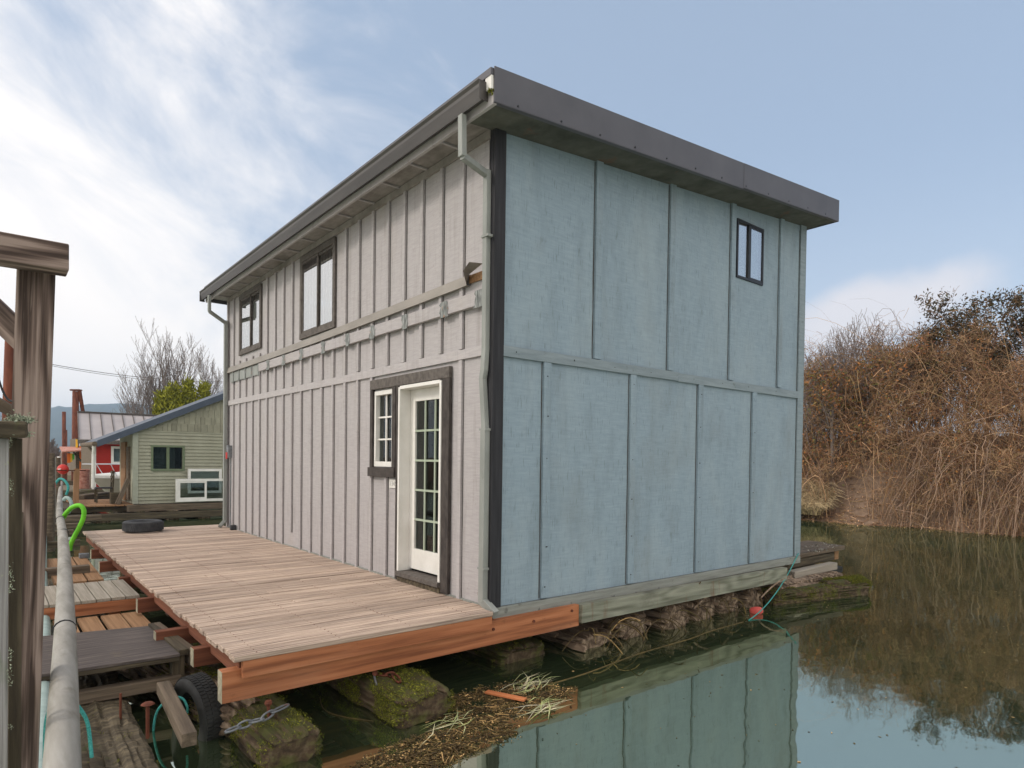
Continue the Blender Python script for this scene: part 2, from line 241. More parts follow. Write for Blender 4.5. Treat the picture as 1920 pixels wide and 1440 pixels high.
MAT['cane'] = M('bramble_canes', [(.3, (.20, .118, .070)), (.7, (.31, .19, .12))], (1, 1, 1), 1, 3, .8, 0, isl=.35,
    hues=[(.7, .55, .5), (.95, .85, .78), (1.1, 1.05, .9), (1.7, 1.75, 1.55), (.85, .65, .55), (.8, .95, .7), (2.1, 2.15, 2.0)])
MAT['deadleaf'] = M('russet_bramble_leaves', [(.3, (.13, .072, .040)), (.7, (.22, .125, .068))], (1, 1, 1), 1, 3, .8, 0, isl=.4,
    hues=[(1.0, .68, .6), (1.2, .85, .7), (.7, .95, .5), (1.6, 1.3, .7), (.85, .6, .6), (.75, 1.05, .5), (1.3, .9, .75), (.7, 1.1, .5), (.5, .8, .45), (2.2, 1.5, .8), (.4, .35, .3)])
MAT['drygrass'] = M('dry_straw_grass', [(.3, (.36, .27, .15)), (.7, (.55, .43, .26))], (1, 1, 1), 2, 3, .8, 0, isl=.65)
MAT['darkleaf'] = M('dark_glossy_leaves', [(.3, (.028, .030, .015)), (.7, (.065, .060, .028))], (1, 1, 1), 1, 3, .5, 0, isl=.4, hues=[(1, 1, 1), (1.8, 1.0, .8), (.9, 1.1, .7), (2.6, 1.3, .8), (1.2, .8, .7)])
MAT['greenleaf'] = M('olive_leaves', [(.3, (.05, .055, .018)), (.7, (.10, .10, .03))], (1, 1, 1), 1, 3, .7, 0, isl=.4)

def glassmat(name, ior=1.6, tint=(.8, .85, .85), base=.04):
    m = bpy.data.materials.new(name); m.use_nodes = True; n = m.node_tree.nodes; l = m.node_tree.links
    n.remove(n['Principled BSDF']); o = n['Material Output']
    tr = n.new('ShaderNodeBsdfTransparent'); tr.inputs[0].default_value = (*tint, 1)
    gl = n.new('ShaderNodeBsdfGlossy'); gl.inputs['Roughness'].default_value = .02
    lw = n.new('ShaderNodeLayerWeight'); lw.inputs[0].default_value = .5; f0 = ((ior-1)/(ior+1))**2
    pw = n.new('ShaderNodeMath'); pw.operation = 'POWER'; l.new(lw.outputs['Facing'], pw.inputs[0]); pw.inputs[1].default_value = 4.0
    fr = n.new('ShaderNodeMapRange'); l.new(pw.outputs[0], fr.inputs[0]); fr.inputs[3].default_value = f0
    mi = n.new('ShaderNodeMixShader'); l.new(fr.outputs[0], mi.inputs[0]); l.new(tr.outputs[0], mi.inputs[1]); l.new(gl.outputs[0], mi.inputs[2]); l.new(mi.outputs[0], o.inputs[0])
    return m
MAT['glass'] = glassmat('window_glass', 1.9)
MAT['glass_bright'] = glassmat('sky_reflecting_glass', 8.0, (.92, .96, .94))
MAT['glass_dark'] = glassmat('dim_glass', 1.5, (.55, .6, .58))

def watermat():
    m = bpy.data.materials.new('river_water'); m.use_nodes = True; n = m.node_tree.nodes; l = m.node_tree.links
    n.remove(n['Principled BSDF']); o = n['Material Output']
    t = n.new('ShaderNodeTexCoord')
    def nz(s, d, sc_=(1, 1, 1)):
        mpn = n.new('ShaderNodeMapping'); mpn.inputs['Scale'].default_value = sc_; l.new(t.outputs['Object'], mpn.inputs[0])
        x = n.new('ShaderNodeTexNoise'); x.inputs['Scale'].default_value = s; x.inputs['Detail'].default_value = d; l.new(mpn.outputs[0], x.inputs[0]); return x.outputs['Fac']
    b1 = n.new('ShaderNodeBump'); b1.inputs['Strength'].default_value = .16; b1.inputs['Distance'].default_value = .02; l.new(nz(1.6, 2, (1, 1.4, 1)), b1.inputs['Height'])
    b2 = n.new('ShaderNodeBump'); b2.inputs['Strength'].default_value = .05; b2.inputs['Distance'].default_value = .004; l.new(nz(9, 2), b2.inputs['Height']); l.new(b1.outputs[0], b2.inputs['Normal'])
    cr = n.new('ShaderNodeValToRGB'); cr.color_ramp.elements[0].position = .3; cr.color_ramp.elements[0].color = (.018, .028, .013, 1); cr.color_ramp.elements[1].position = .7; cr.color_ramp.elements[1].color = (.028, .040, .019, 1)
    l.new(nz(.35, 3), cr.inputs[0])
    df = n.new('ShaderNodeBsdfDiffuse'); l.new(cr.outputs[0], df.inputs[0])
    gl = n.new('ShaderNodeBsdfGlossy'); gl.inputs['Roughness'].default_value = .03; gl.inputs[0].default_value = (.90, .98, .84, 1); l.new(b2.outputs[0], gl.inputs['Normal'])
    fr = n.new('ShaderNodeFresnel'); fr.inputs[0].default_value = 8.0; l.new(b2.outputs[0], fr.inputs['Normal'])
    mi = n.new('ShaderNodeMixShader'); l.new(fr.outputs[0], mi.inputs[0]); l.new(df.outputs[0], mi.inputs[1]); l.new(gl.outputs[0], mi.inputs[2]); l.new(mi.outputs[0], o.inputs[0])
    return m
MAT['water'] = watermat()

# ------------------------------------------------------------------ mesh helpers
WM = {}
class MB:
    def __init__(s): s.v = []; s.f = []
    def add(s, vs, fs):
        o = len(s.v); s.v += [tuple(x) for x in vs]; s.f += [tuple(i+o for i in f) for f in fs]; return s
    def box(s, a, b, m=None):
        x0, x1 = sorted((a[0], b[0])); y0, y1 = sorted((a[1], b[1])); z0, z1 = sorted((a[2], b[2]))
        vs = [(x0, y0, z0), (x1, y0, z0), (x1, y1, z0), (x0, y1, z0), (x0, y0, z1), (x1, y0, z1), (x1, y1, z1), (x0, y1, z1)]
        if m is not None: vs = [m @ Vector(v) for v in vs]
        return s.add(vs, [(3, 2, 1, 0), (4, 5, 6, 7), (0, 1, 5, 4), (1, 2, 6, 5), (2, 3, 7, 6), (3, 0, 4, 7)])
    def beam(s, p0, p1, wd, ht, up=(0, 0, 1)):
        m, ln = frame(p0, p1, up); return s.box((0, -wd/2, -ht/2), (ln, wd/2, ht/2), m)
    def tube(s, pts, r, n=8, cap=True):
        pts = [Vector(p) for p in pts]; k = len(pts); rr = r if isinstance(r, (list, tuple)) else [r]*k
        t0 = (pts[1]-pts[0]).normalized(); up = Vector((0, 0, 1)) if abs(t0.z) < .9 else Vector((1, 0, 0))
        a = t0.cross(up).normalized(); vs = []
        for i, p in enumerate(pts):
            t = (pts[min(i+1, k-1)]-pts[max(i-1, 0)]).normalized()
            a = (a-t*a.dot(t)).normalized(); b = t.cross(a)
            for j in range(n):
                q = 2*math.pi*j/n; vs.append(p+(a*math.cos(q)+b*math.sin(q))*rr[i])
        fs = [(i*n+j, i*n+(j+1) % n, (i+1)*n+(j+1) % n, (i+1)*n+j) for i in range(k-1) for j in range(n)]
        if cap: fs += [tuple(range(n-1, -1, -1)), tuple(range((k-1)*n, k*n))]
        return s.add(vs, fs)
    def prism(s, poly, ax, a, b):
        def P(q, v): return (v, q[0], q[1]) if ax == 0 else ((q[0], v, q[1]) if ax == 1 else (q[0], q[1], v))
        n = len(poly)
        s.add([P(q, a) for q in poly]+[P(q, b) for q in poly], [tuple(range(n-1, -1, -1)), tuple(range(n, 2*n))]+[(i, (i+1) % n, n+(i+1) % n, n+i) for i in range(n)]); return s
    def lathe(s, prof, n=24, m=None, closed=False):
        vs = []
        for (r, z) in prof:
            for j in range(n):
                q = 2*math.pi*j/n; v = Vector((r*math.cos(q), r*math.sin(q), z)); vs.append(m @ v if m is not None else v)
        k = len(prof); fs = [(i*n+j, i*n+(j+1) % n, (i+1)*n+(j+1) % n, (i+1)*n+j) for i in range(k-1) for j in range(n)]
        if closed: fs += [((k-1)*n+j, (k-1)*n+(j+1) % n, (j+1) % n, j) for j in range(n)]
        return s.add(vs, fs)
    def build(s, name, mat, parent=None, loc=None, mtx=None, bev=0, smooth=False):
        """links ONE mesh object; vertices are world coordinates (or local ones when mtx is given)"""
        me = bpy.data.meshes.new(name)
        if mtx is None:
            o0 = Vector(loc) if loc is not None else (WM[parent].translation.copy() if parent is not None else Vector((0, 0, 0)))
            mtx = Matrix.Translation(o0); vs = [(x[0]-o0.x, x[1]-o0.y, x[2]-o0.z) for x in s.v]
        else: vs = s.v
        me.from_pydata(vs, [], s.f)
        bm = bmesh.new(); bm.from_mesh(me); bmesh.ops.recalc_face_normals(bm, faces=bm.faces); bm.to_mesh(me); bm.free()
        me.materials.append(MAT[mat] if isinstance(mat, str) else mat)
        if smooth:
            for p in me.polygons: p.use_smooth = True
        o = bpy.data.objects.new(name, me); col.objects.link(o); WM[o] = mtx.copy()
        if parent is not None: o.parent = parent; o.matrix_local = WM[parent].inverted() @ mtx
        else: o.matrix_world = mtx
        if bev:
            b = o.modifiers.new('edge_wear', 'BEVEL'); b.width = bev; b.segments = 2; b.limit_method = 'ANGLE'; b.angle_limit = R(50)
        return o
def frame(p0, p1, up=(0, 0, 1)):
    p0 = Vector(p0); p1 = Vector(p1); x = (p1-p0); ln = x.length; x.normalize(); up = Vector(up)
    y = up.cross(x)
    if y.length < 1e-3: y = Vector((0, 1, 0)).cross(x)
    y.normalize(); z = x.cross(y)
    return Matrix(((x.x, y.x, z.x, p0.x), (x.y, y.y, z.y, p0.y), (x.z, y.z, z.z, p0.z), (0, 0, 0, 1))), ln
def timber(name, p0, p1, wd, ht, mat, parent=None, up=(0, 0, 1), bev=.004):
    """a straight timber: its own local frame along the grain"""
    m, ln = frame(p0, p1, up); return MB().box((0, -wd/2, -ht/2), (ln, wd/2, ht/2)).build(name, mat, parent, mtx=m, bev=bev)
def tag(o, label=None, cat=None, group=None, kind=None):
    for k, v in (('label', label), ('category', cat), ('group', group), ('kind', kind)):
        if v: o[k] = v
    return o
def thing(name, loc, label, cat, group=None):
    e = bpy.data.objects.new(name, None); col.objects.link(e); e.location = loc; e.empty_display_size = .2
    WM[e] = Matrix.Translation(Vector(loc)); return tag(e, label, cat, group)
def grid_wall(ax, pos, th, us, vs, holes, topf=None):
    """wall sheet with thickness th and real openings; ax=0: plane x=pos, u=y; ax=1: plane y=pos, u=x.  topf(u) trims the top row"""
    U = sorted(set(us+[h[0] for h in holes]+[h[1] for h in holes])); V = sorted(set(vs+[h[2] for h in holes]+[h[3] for h in holes]))
    solid = lambda i, j: 0 <= i < len(U)-1 and 0 <= j < len(V)-1 and not any(h[0]-1e-6 <= U[i] and U[i+1] <= h[1]+1e-6 and h[2]-1e-6 <= V[j] and V[j+1] <= h[3]+1e-6 for h in holes)
    mb = MB(); idx = {}
    def P(i, j, k):
        if (i, j, k) not in idx:
            u, v = U[i], V[j]
            if topf: v = min(v, topf(u))
            d = pos + (th if k else 0); idx[(i, j, k)] = len(mb.v); mb.v.append((d, u, v) if ax == 0 else (u, d, v))
        return idx[(i, j, k)]
    for i in range(len(U)-1):
        for j in range(len(V)-1):
            if not solid(i, j): continue
            for k in (0, 1): mb.f.append((P(i, j, k), P(i+1, j, k), P(i+1, j+1, k), P(i, j+1, k)))
            for (di, dj, a, b) in ((-1, 0, (i, j), (i, j+1)), (1, 0, (i+1, j), (i+1, j+1)), (0, -1, (i, j), (i+1, j)), (0, 1, (i, j+1), (i+1, j+1))):
                if not solid(i+di, j+dj): mb.f.append((P(*a, 0), P(*b, 0), P(*b, 1), P(*a, 1)))
    return mb
def fast_mesh(name, V, F, mat, parent=None, loc=(0, 0, 0)):
    V = np.asarray(V, np.float32); F = np.asarray(F, np.int32); k = F.shape[1]
    o0 = WM[parent].translation if parent is not None else Vector(loc)
    V = V-np.array(o0, np.float32)
    me = bpy.data.meshes.new(name); me.vertices.add(len(V)); me.vertices.foreach_set('co', V.ravel())
    me.loops.add(F.size); me.loops.foreach_set('vertex_index', F.ravel()); me.polygons.add(len(F))
    me.polygons.foreach_set('loop_start', np.arange(0, F.size, k, dtype=np.int32)); me.update(calc_edges=True); me.validate()
    me.materials.append(MAT[mat]); o = bpy.data.objects.new(name, me); col.objects.link(o)
    if parent is not None: o.parent = parent
    else: o.location = o0
    WM[o] = Matrix.Translation(Vector(o0)); return o
nr = np.random.RandomState(11)
def np_tubes(paths, radii, n=3):
    """paths: (K,S,3) array, radii: (K,S) -> verts, quads"""
    K, S, _ = paths.shape
    t = np.gradient(paths, axis=1); t /= np.linalg.norm(t, axis=2, keepdims=True)+1e-9
    up = np.where(np.abs(t[..., 2:3]) < .9, np.array([0, 0, 1.]), np.array([1., 0, 0]))
    a = np.cross(t, up); a /= np.linalg.norm(a, axis=2, keepdims=True)+1e-9; b = np.cross(t, a)
    q = 2*np.pi*np.arange(n)/n
    V = paths[:, :, None, :]+radii[:, :, None, None]*(a[:, :, None, :]*np.cos(q)[None, None, :, None]+b[:, :, None, :]*np.sin(q)[None, None, :, None])
    base = (np.arange(K)*S*n)[:, None, None]+(np.arange(S-1)*n)[None, :, None]; j = np.arange(n)[None, None, :]; j2 = (np.arange(n)+1)[None, None, :] % n
    F = np.stack([base+j, base+j2, base+n+j2, base+n+j], -1).reshape(-1, 4)
    return V.reshape(-1, 3), F
def np_leaves(P, size, aspect=.5, droop=0.0):
    """folded two-triangle leaves as quads at points P"""
    K = len(P); d = nr.normal(size=(K, 3)); d[:, 2] -= droop; d /= np.linalg.norm(d, axis=1, keepdims=True)
    s = nr.normal(size=(K, 3)); s = np.cross(d, s); s /= np.linalg.norm(s, axis=1, keepdims=True)
    L_ = (size*(.6+.8*nr.rand(K)))[:, None]
    V = np.stack([P, P+d*L_*.5+s*L_*aspect*.5, P+d*L_, P+d*L_*.5-s*L_*aspect*.5], 1).reshape(-1, 3)
    return V, np.arange(K*4).reshape(K, 4)

# ------------------------------------------------------------------ water, land
WZ = -.62
mb = MB(); mb.add([(-3000, -800, WZ), (3000, -800, WZ), (3000, 4000, WZ), (-3000, 4000, WZ)], [(0, 1, 2, 3)])
tag(mb.build('river_water', 'water'), kind='structure')
mb = MB(); mb.add([(-4000, -1500, -2.2), (4000, -1500, -2.2), (4000, 5000, -2.2), (-4000, 5000, -2.2)], [(0, 1, 2, 3)])
tag(mb.build('river_bed', 'bank'), kind='structure')

def shore_x(y): return 18.35+.35*math.sin(y*.9)+.25*math.sin(y*2.3+1)
def bank_h(x, y):
    d = x-shore_x(y)
    base = -1.0+(d+.5)*.55 if d < .8 else (-1.0+1.3*.55)+(1-math.exp(-(d-.8)*.42))*2.9
    return base+.16*mnoise.noise(Vector((x*.9, y*.9, 0)))+.3*mnoise.noise(Vector((x*.2, y*.2, 5)))
def land(name, xs, ys, hf, mat):
    V = [(x, y, hf(x, y)) for x in xs for y in ys]; ny = len(ys)
    F = [(i*ny+j, (i+1)*ny+j, (i+1)*ny+j+1, i*ny+j+1) for i in range(len(xs)-1) for j in range(ny-1)]
    o = MB().add(V, F).build(name, mat, smooth=True); return tag(o, kind='structure')
xs = [17+.3*i for i in range(40)]+[30, 33, 38, 50, 80, 200, 900]
ys = [-120, -60, -30, -18]+[-12+.5*i for i in range(80)]+[30, 34, 40, 50, 70, 100, 200, 900, 2500]
land('river_bank', xs, ys, bank_h, 'bank')
def far_h(x, y):
    d = math.hypot(x+3, y)-62
    return -1.2+min(max(d*.12, 0), 2.6)+.3*mnoise.noise(Vector((x*.05, y*.05, 3)))
land('far_shore', [-1500, -800, -400, -200, -120, -90]+[-80+6*i for i in range(16)]+[17.5], [50+5*i for i in range(14)]+[130, 180, 300, 700, 1500, 2600], far_h, 'bank')
land('left_bank', [-900, -200, -80, -50, -40, -34, -30, -27, -25, -23], [-120, -60, -30, -15, 0, 10, 20, 30, 40, 50, 60, 75, 100], lambda x, y: -1.2+min(max((-24-x)*.35, 0), 2.6), 'bank')

# hills: two ridges at real distance
def ridge(name, dist, px0, px1, prof, seed):
    V = []; F = []; n = 150; rows = 10
    for i in range(n+1):
        px = px0+(px1-px0)*i/n
        hpx = prof(px)
        for j in range(rows):
            t = j/(rows-1); d = dist*(.62+.38*t)
            g = at(px, 855, d); z = (1.35+(856-hpx)/FPX*dist)*(t**.8)
            z += (dist*.0035)*mnoise.fractal(Vector((px*.05, t*4, seed)), 1, 2, 4)*t
            if j == rows-1: z += dist*.0007*abs(mnoise.noise(Vector((px*.7, 0, seed))))
            V.append((g.x, g.y, z))
    for i in range(n):
        for j in range(rows-1): F.append((i*rows+j, (i+1)*rows+j, (i+1)*rows+j+1, i*rows+j+1))
    return tag(MB().add(V, F).build(name, 'hill'), kind='structure')
ridge('forested_hills', 1600, -400, 1300, lambda p: 764+5*math.sin(p*.02)+.018*max(p-160, 0)+.02*max(0, 60-p), 3.0)

# ------------------------------------------------------------------ the floating house
GX = -.09; W, LN = 5.55, 8.32
RISE = .0855                                   # roof climbs away from the gutter
def soff(x): return 4.335+RISE*x
H = thing('floating_house', (0, 0, 0), 'two-storey floating house clad in warm grey battens and blue-grey panels under a shed roof', 'house')
winA = (6.42, 7.48, 3.24, 4.16); winB = (3.47, 4.55, 3.13, 4.17); winC = (1.82, 2.27, 1.25, 2.13); door = (.80, 1.64, .06, 2.13)
SEAM = []
mb = grid_wall(0, GX, .10, [0.0, LN], [-.06, 4.32], [winA, winB, winC, door])
k = 0
for i in range(22):
    y = .495+.3712*i
    bw = .026; z0, z1 = 2.39, 4.32; by_ = y
    def seg(a, b):
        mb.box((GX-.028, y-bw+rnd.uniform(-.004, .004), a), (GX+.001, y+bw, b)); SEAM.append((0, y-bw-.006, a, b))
    above = [z1]
    if winB[0]-.08 < y < winB[1]+.08: seg(2.40, 3.0)
    elif winA[0]-.08 < y < winA[1]+.08: seg(2.40, 3.08)
    else: seg(2.40+rnd.uniform(0, .012), 4.32)
    if y > 2.3 or y < .6: seg(-.02 if i != 12 else .22, 2.305-rnd.uniform(0, .008))
    elif 1.9 < y < 2.2: seg(0, 1.15)
mb.box((GX-.026, .03, 2.305), (GX+.001, 8.30, 2.398))                     # mid rail
mb.box((GX-.02, .0, -.06), (GX+.001, .05, 4.32))
mb.build('battened_wall', 'siding_grey', H, bev=.003)
def seam_strips(lst, mat, parent):  # dark strips along the battens: dirty gap plus painted shade
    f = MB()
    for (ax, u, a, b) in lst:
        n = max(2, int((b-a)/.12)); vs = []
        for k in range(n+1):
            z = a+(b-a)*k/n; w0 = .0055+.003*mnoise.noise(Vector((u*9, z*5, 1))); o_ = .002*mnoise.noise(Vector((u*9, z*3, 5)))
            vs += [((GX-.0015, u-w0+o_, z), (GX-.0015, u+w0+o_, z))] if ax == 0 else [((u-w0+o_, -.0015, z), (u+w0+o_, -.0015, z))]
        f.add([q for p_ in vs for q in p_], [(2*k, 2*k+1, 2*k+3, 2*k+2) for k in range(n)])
    return tag(f.build('seam_shade_strips', mat, parent), kind='stuff')
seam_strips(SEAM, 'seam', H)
# base strip where paint has worn
MB().box((GX-.024, .05, -.06), (GX-.003, .72, .012)).box((GX-.024, 1.72, -.06), (GX-.003, 8.3, .012)).build('base_strip', 'base_board', H)
# flashing band with its torn near end
mb = MB()
pts = [(8.28, 2.985), (6, 2.99), (4, 3.0), (2, 3.03), (.62, 3.055), (.36, 3.06)]
for a, b in zip(pts[:-1], pts[1:]):
    mb.add([(GX-.055, a[0], a[1]-.075), (GX-.055, b[0], b[1]-.075), (GX-.03, b[0], b[1]+.03), (GX-.03, a[0], a[1]+.03)], [(0, 1, 2, 3)])
    mb.add([(GX-.055, a[0], a[1]-.075), (GX-.055, b[0], b[1]-.075), (GX-.002, b[0], b[1]-.07), (GX-.002, a[0], a[1]-.07)], [(0, 1, 2, 3)])
    mb.add([(GX-.03, a[0], a[1]+.03), (GX-.03, b[0], b[1]+.03), (GX-.002, b[0], b[1]+.035), (GX-.002, a[0], a[1]+.035)], [(0, 1, 2, 3)])
fl = mb.build('flashing', 'flashing', H)
MB().add([(GX-.055, .36, 2.985), (GX-.03, .36, 3.09), (GX-.14, .20, 3.15), (GX-.05, .11, 3.135), (GX-.16, .27, 3.08)], [(0, 1, 4), (1, 2, 4), (1, 3, 2)]).build('bent_end', 'flashing', fl)
MB().box((GX-.02, .09, 3.01), (GX-.003, .37, 3.085)).build('exposed_wood', 'walkbrown', H)
# ledger with scraped patches
mb = MB(); mb.box((GX-.062, .13, 2.765), (GX-.0225, 6.35, 2.895)); led = mb.build('ledger', 'siding_grey', H, bev=.004)
for i, y in enumerate((.155, .73, 1.50, 2.26, 2.93, 3.68, 4.46, 5.17, 5.87)):
    mb = MB(); n = 6; vs = []
    for k in range(n+1):
        z = 2.745+.155*k/n; ww = .062+rnd.uniform(-.018, .018); sh = rnd.uniform(-.012, .012)
        vs += [(GX-.067, y-ww+sh, z), (GX-.067, y+ww+sh, z)]
    mb.add(vs, [(2*k, 2*k+1, 2*k+3, 2*k+2) for k in range(n)])
    mb.box((GX-.066, y-.045, 2.742), (GX-.058, y+.04, 2.90)); mb.build('hanger_patch', 'bare_metal', led)
for y in (6.45, 6.82, 7.18, 7.55, 7.9): MB().box((GX-.035, y-.03, 2.70), (GX-.0225, y+.02, 2.93)).build('torn_strip', 'bare_metal', H)
MB().box((GX-.024, 6.4, 2.73), (GX-.022, 8.1, 2.9)).build('bare_panel', 'downspout', H)

def sash_window(name, y0, y1, z0, z1, trim, slide=True):
    f = MB(); d = .03; t = .07
    f.box((GX-.035, y0-t, z0-.075), (GX-.002, y1+t, z0+.004)); f.box((GX-.035, y0-t, z1-.004), (GX-.002, y1+t, z1+.07))
    f.box((GX-.033, y0-t, z0+.004), (GX-.003, y0+.004, z1-.004)); f.box((GX-.033, y1-.004, z0+.004), (GX-.003, y1+t, z1-.004))
    wn = f.build(name, trim, H, bev=.003)
    f = MB(); a, b = y0+.004, y1-.004; ym = (a+b)/2
    for (p, q, xo) in ((a, ym+.015, -.002), (ym-.015, b, -.02)):
        f.box((GX+xo, p, z0+.005), (GX+xo+.02, p+.025, z1-.005)); f.box((GX+xo, q-.025, z0+.005), (GX+xo+.02, q, z1-.005))
        f.box((GX+xo, p+.025, z0+.005), (GX+xo+.02, q-.025, z0+.035)); f.box((GX+xo, p+.025, z1-.035), (GX+xo+.02, q-.025, z1-.005))
    f.build('sash', 'trim_brown', wn)
    MB().box((GX+.004, a+.025, z0+.035), (GX+.008, ym-.01, z1-.035)).build('pane', 'glass_bright', wn)
    MB().box((GX-.014, ym+.01, z0+.035), (GX-.010, b-.025, z1-.035)).build('pane', 'glass_bright', wn)
    bl = MB(); n = int((y1-y0)/.09)
    for i in range(n):
        yc = y0+(i+.5)*(y1-y0)/n; m = Matrix.Translation((GX+.075, yc, (z0+z1)/2)) @ Matrix.Rotation(R(80+rnd.uniform(-4, 4)), 4, 'Z')
        bl.box((-.045, -.002, -(z1-z0)/2+.01), (.045, .002, (z1-z0)/2-.01), m)
    bl.build('vertical_blind', 'blind', wn)
    return wn
sash_window('window', *winA, 'trim_brown'); sash_window('window', *winB, 'trim_brown')
# small six-pane window beside the door
y0, y1, z0, z1 = winC
f = MB(); e = .035
f.box((GX-.02, y0, z0), (GX+.05, y0+e, z1)); f.box((GX-.02, y1-e, z0), (GX+.05, y1, z1)); f.box((GX-.02, y0+e, z0), (GX+.05, y1-e, z0+.06)); f.box((GX-.02, y0+e, z1-.05), (GX+.05, y1-e, z1))
f.box((GX+.012, (y0+y1)/2-.011, z0+.06), (GX+.03, (y0+y1)/2+.011, z1-.05))
for k in (1, 2):
    z = z0+.06+(z1-z0-.11)*k/3; f.box((GX+.012, y0+e, z-.01), (GX+.0297, (y0+y1)/2-.011, z+.01)); f.box((GX+.012, (y0+y1)/2+.011, z-.01), (GX+.0297, y1-e, z+.01))
wn = f.build('window', 'white_paint', H, bev=.003); wn['label'] = 'small white six-pane window beside the door'
MB().box((GX+.034, y0+e, z0+.06), (GX+.038, y1-e, z1-.05)).build('pane', 'glass_dark', wn)
MB().box((GX+.16, y0-.1, z0-.1), (GX+.17, y0+.3, z1+.1)).build('curtain', 'curtain', wn)
# dark surround of door and small window
f = MB()
f.box((GX-.045, .655, 2.15), (GX-.003, 2.345, 2.262))
f.build('door_head_board', 'trim_brown', H, bev=.004); f = MB(); f.box((GX-.042, .655, .012), (GX-.003, .785, 2.15)); f.box((GX-.042, 1.66, .012), (GX-.003, 1.715, 2.15)); f.box((GX-.042, 1.732, 1.24), (GX-.003, 1.81, 2.15)); f.box((GX-.042, 2.285, 1.24), (GX-.003, 2.345, 2.15))
f.box((GX-.06, 1.725, 1.135), (GX-.003, 2.36, 1.24))
f.build('door_surround', 'trim_dark', H, bev=.004)
# door
y0, y1, z0, z1 = door
f = MB(); f.box((GX-.05, y0-.012, z0+.05), (GX+.13, y0+.02, z1)); f.box((GX-.05, y1-.02, z0+.05), (GX+.13, y1+.012, z1)); f.box((GX-.05, y0+.02, z1-.025), (GX+.13, y1-.02, z1+.012))
dr = f.build('door', 'white_paint', H, bev=.003); dr['label'] = 'white door with fifteen glazed lights'
XS = GX+.085; a, b = y0+.022, y1-.022
f = MB(); st = .115; ga, gb, gz0, gz1 = a+st-.02, b-st+.01, z0+.30, z1-.155
f.box((XS, a, z0+.075), (XS+.04, ga, z1-.027)); f.box((XS, gb, z0+.075), (XS+.04, b, z1-.027)); f.box((XS, ga, z0+.075), (XS+.04, gb, gz0)); f.box((XS, ga, gz1), (XS+.04, gb, z1-.027))
f.build('door_leaf', 'white_paint', dr, bev=.003)
f = MB()
for k in (1, 2): y = ga+(gb-ga)*k/3; f.box((XS+.005, y-.011, gz0), (XS+.019, y+.011, gz1))
for k in range(1, 5): z = gz0+(gz1-gz0)*k/5; f.box((XS+.004, ga, z-.011), (XS+.020, gb, z+.011))
MAT['muntin'] = M('pale_green_muntin', [(.3, (.30, .35, .26)), (.7, (.36, .41, .32))], rough=.6, bump=0)
f.build('muntins', 'muntin', dr)
MB().box((XS+.022, ga, gz0), (XS+.026, gb, gz1)).build('glass', 'glass_dark', dr)
f = MB(); f.tube([(XS-.035, y0+.075, 1.0), (XS-.035, y0+.16, 1.0)], .008, 8).tube([(XS-.035, y0+.075, 1.0), (XS+.0, y0+.075, 1.0)], .009, 8); f.box((XS-.004, y0+.055, .93), (XS+.0, y0+.095, 1.07))
f.build('handle', 'rust', dr)
f = MB(); f.box((GX-.075, y0-.012, z0+.0), (GX+.125, y1+.012, z0+.048)); f.build('threshold', 'trim_brown', dr, bev=.004)
MB().box((GX-.045, y0-.01, -.06), (GX-.003, y1+.01, z0-.002)).build('sill_block', 'wetwood', dr)
# worn number plate
np_ = MB().box((GX-.012, 1.70, 1.015), (GX-.003, 1.905, 1.115)).build('number_plate', 'white_paint', H)
tcu = bpy.data.curves.new('house_number', 'FONT'); tcu.body = '1345'; tcu.size = .075; tcu.extrude = .001; tcu.align_x = 'CENTER'; tcu.align_y = 'CENTER'
to = bpy.data.objects.new('house_number', tcu); col.objects.link(to)
mt = Matrix.Translation((GX-.0135, 1.815, 1.06)) @ Matrix(((0, 0, -1, 0), (-1, 0, 0, 0), (0, 1, 0, 0), (0, 0, 0, 1))); to.parent = np_; to.matrix_local = WM[np_].inverted() @ mt
MAT['faded'] = M('faded_grey_numerals', [(.3, (.32, .31, .29)), (.7, (.45, .44, .42))], rough=.8, bump=0); 
bpy.context.view_layer.update(); nm_ = bpy.data.meshes.new_from_object(to); nm_.materials.clear(); nm_.materials.append(MAT['faded']); bpy.data.objects.remove(to)
to = bpy.data.objects.new('house_number', nm_); col.objects.link(to); to.parent = np_; to.matrix_local = WM[np_].inverted() @ mt

# --- blue end wall
winD = (3.80, 4.44, 3.73, 4.48)
mb = grid_wall(1, 0, .10, [GX+.0, W+.02], [-.002, 6.0], [winD], topf=lambda x: soff(x)+.002)
SE2 = []
for x in (.55, 1.815, 3.06, 4.27): SE2.append((1, x-.054, .01, 2.285)); mb.box((x-.047, -.030, .005+rnd.uniform(0, .01)), (x+.047, .001, 2.291))
for x in (1.24, 2.46, 3.705, 4.905):
    SE2.append((1, x-.055, 2.40, soff(x)-.03))
    mb.prism([(x-.048, 2.40), (x+.048, 2.40), (x+.048, soff(x+.048)-.008), (x-.048, soff(x-.048)-.008)], 1, -.03, .001)
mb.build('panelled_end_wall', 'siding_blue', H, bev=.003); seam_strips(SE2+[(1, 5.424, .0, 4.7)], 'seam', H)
f = MB(); f.box((.0, -.032, 2.293), (2.6, -.002, 2.393)); f.box((2.602, -.031, 2.286), (5.42, -.002, 2.386)); f.prism([(5.43, -.0), (5.57, -.0), (5.57, soff(5.57)-.01), (5.43, soff(5.43)-.01)], 1, -.024, -.002); f.box((5.572, -.024, 0), (5.59, .10, soff(5.57)-.02))
f.build('trim_boards', 'trim_blue', H, bev=.003)
timber('base_board', (-.09, -.018, -.052), (5.57, -.018, -.052), .04, .098, 'base_board', H)
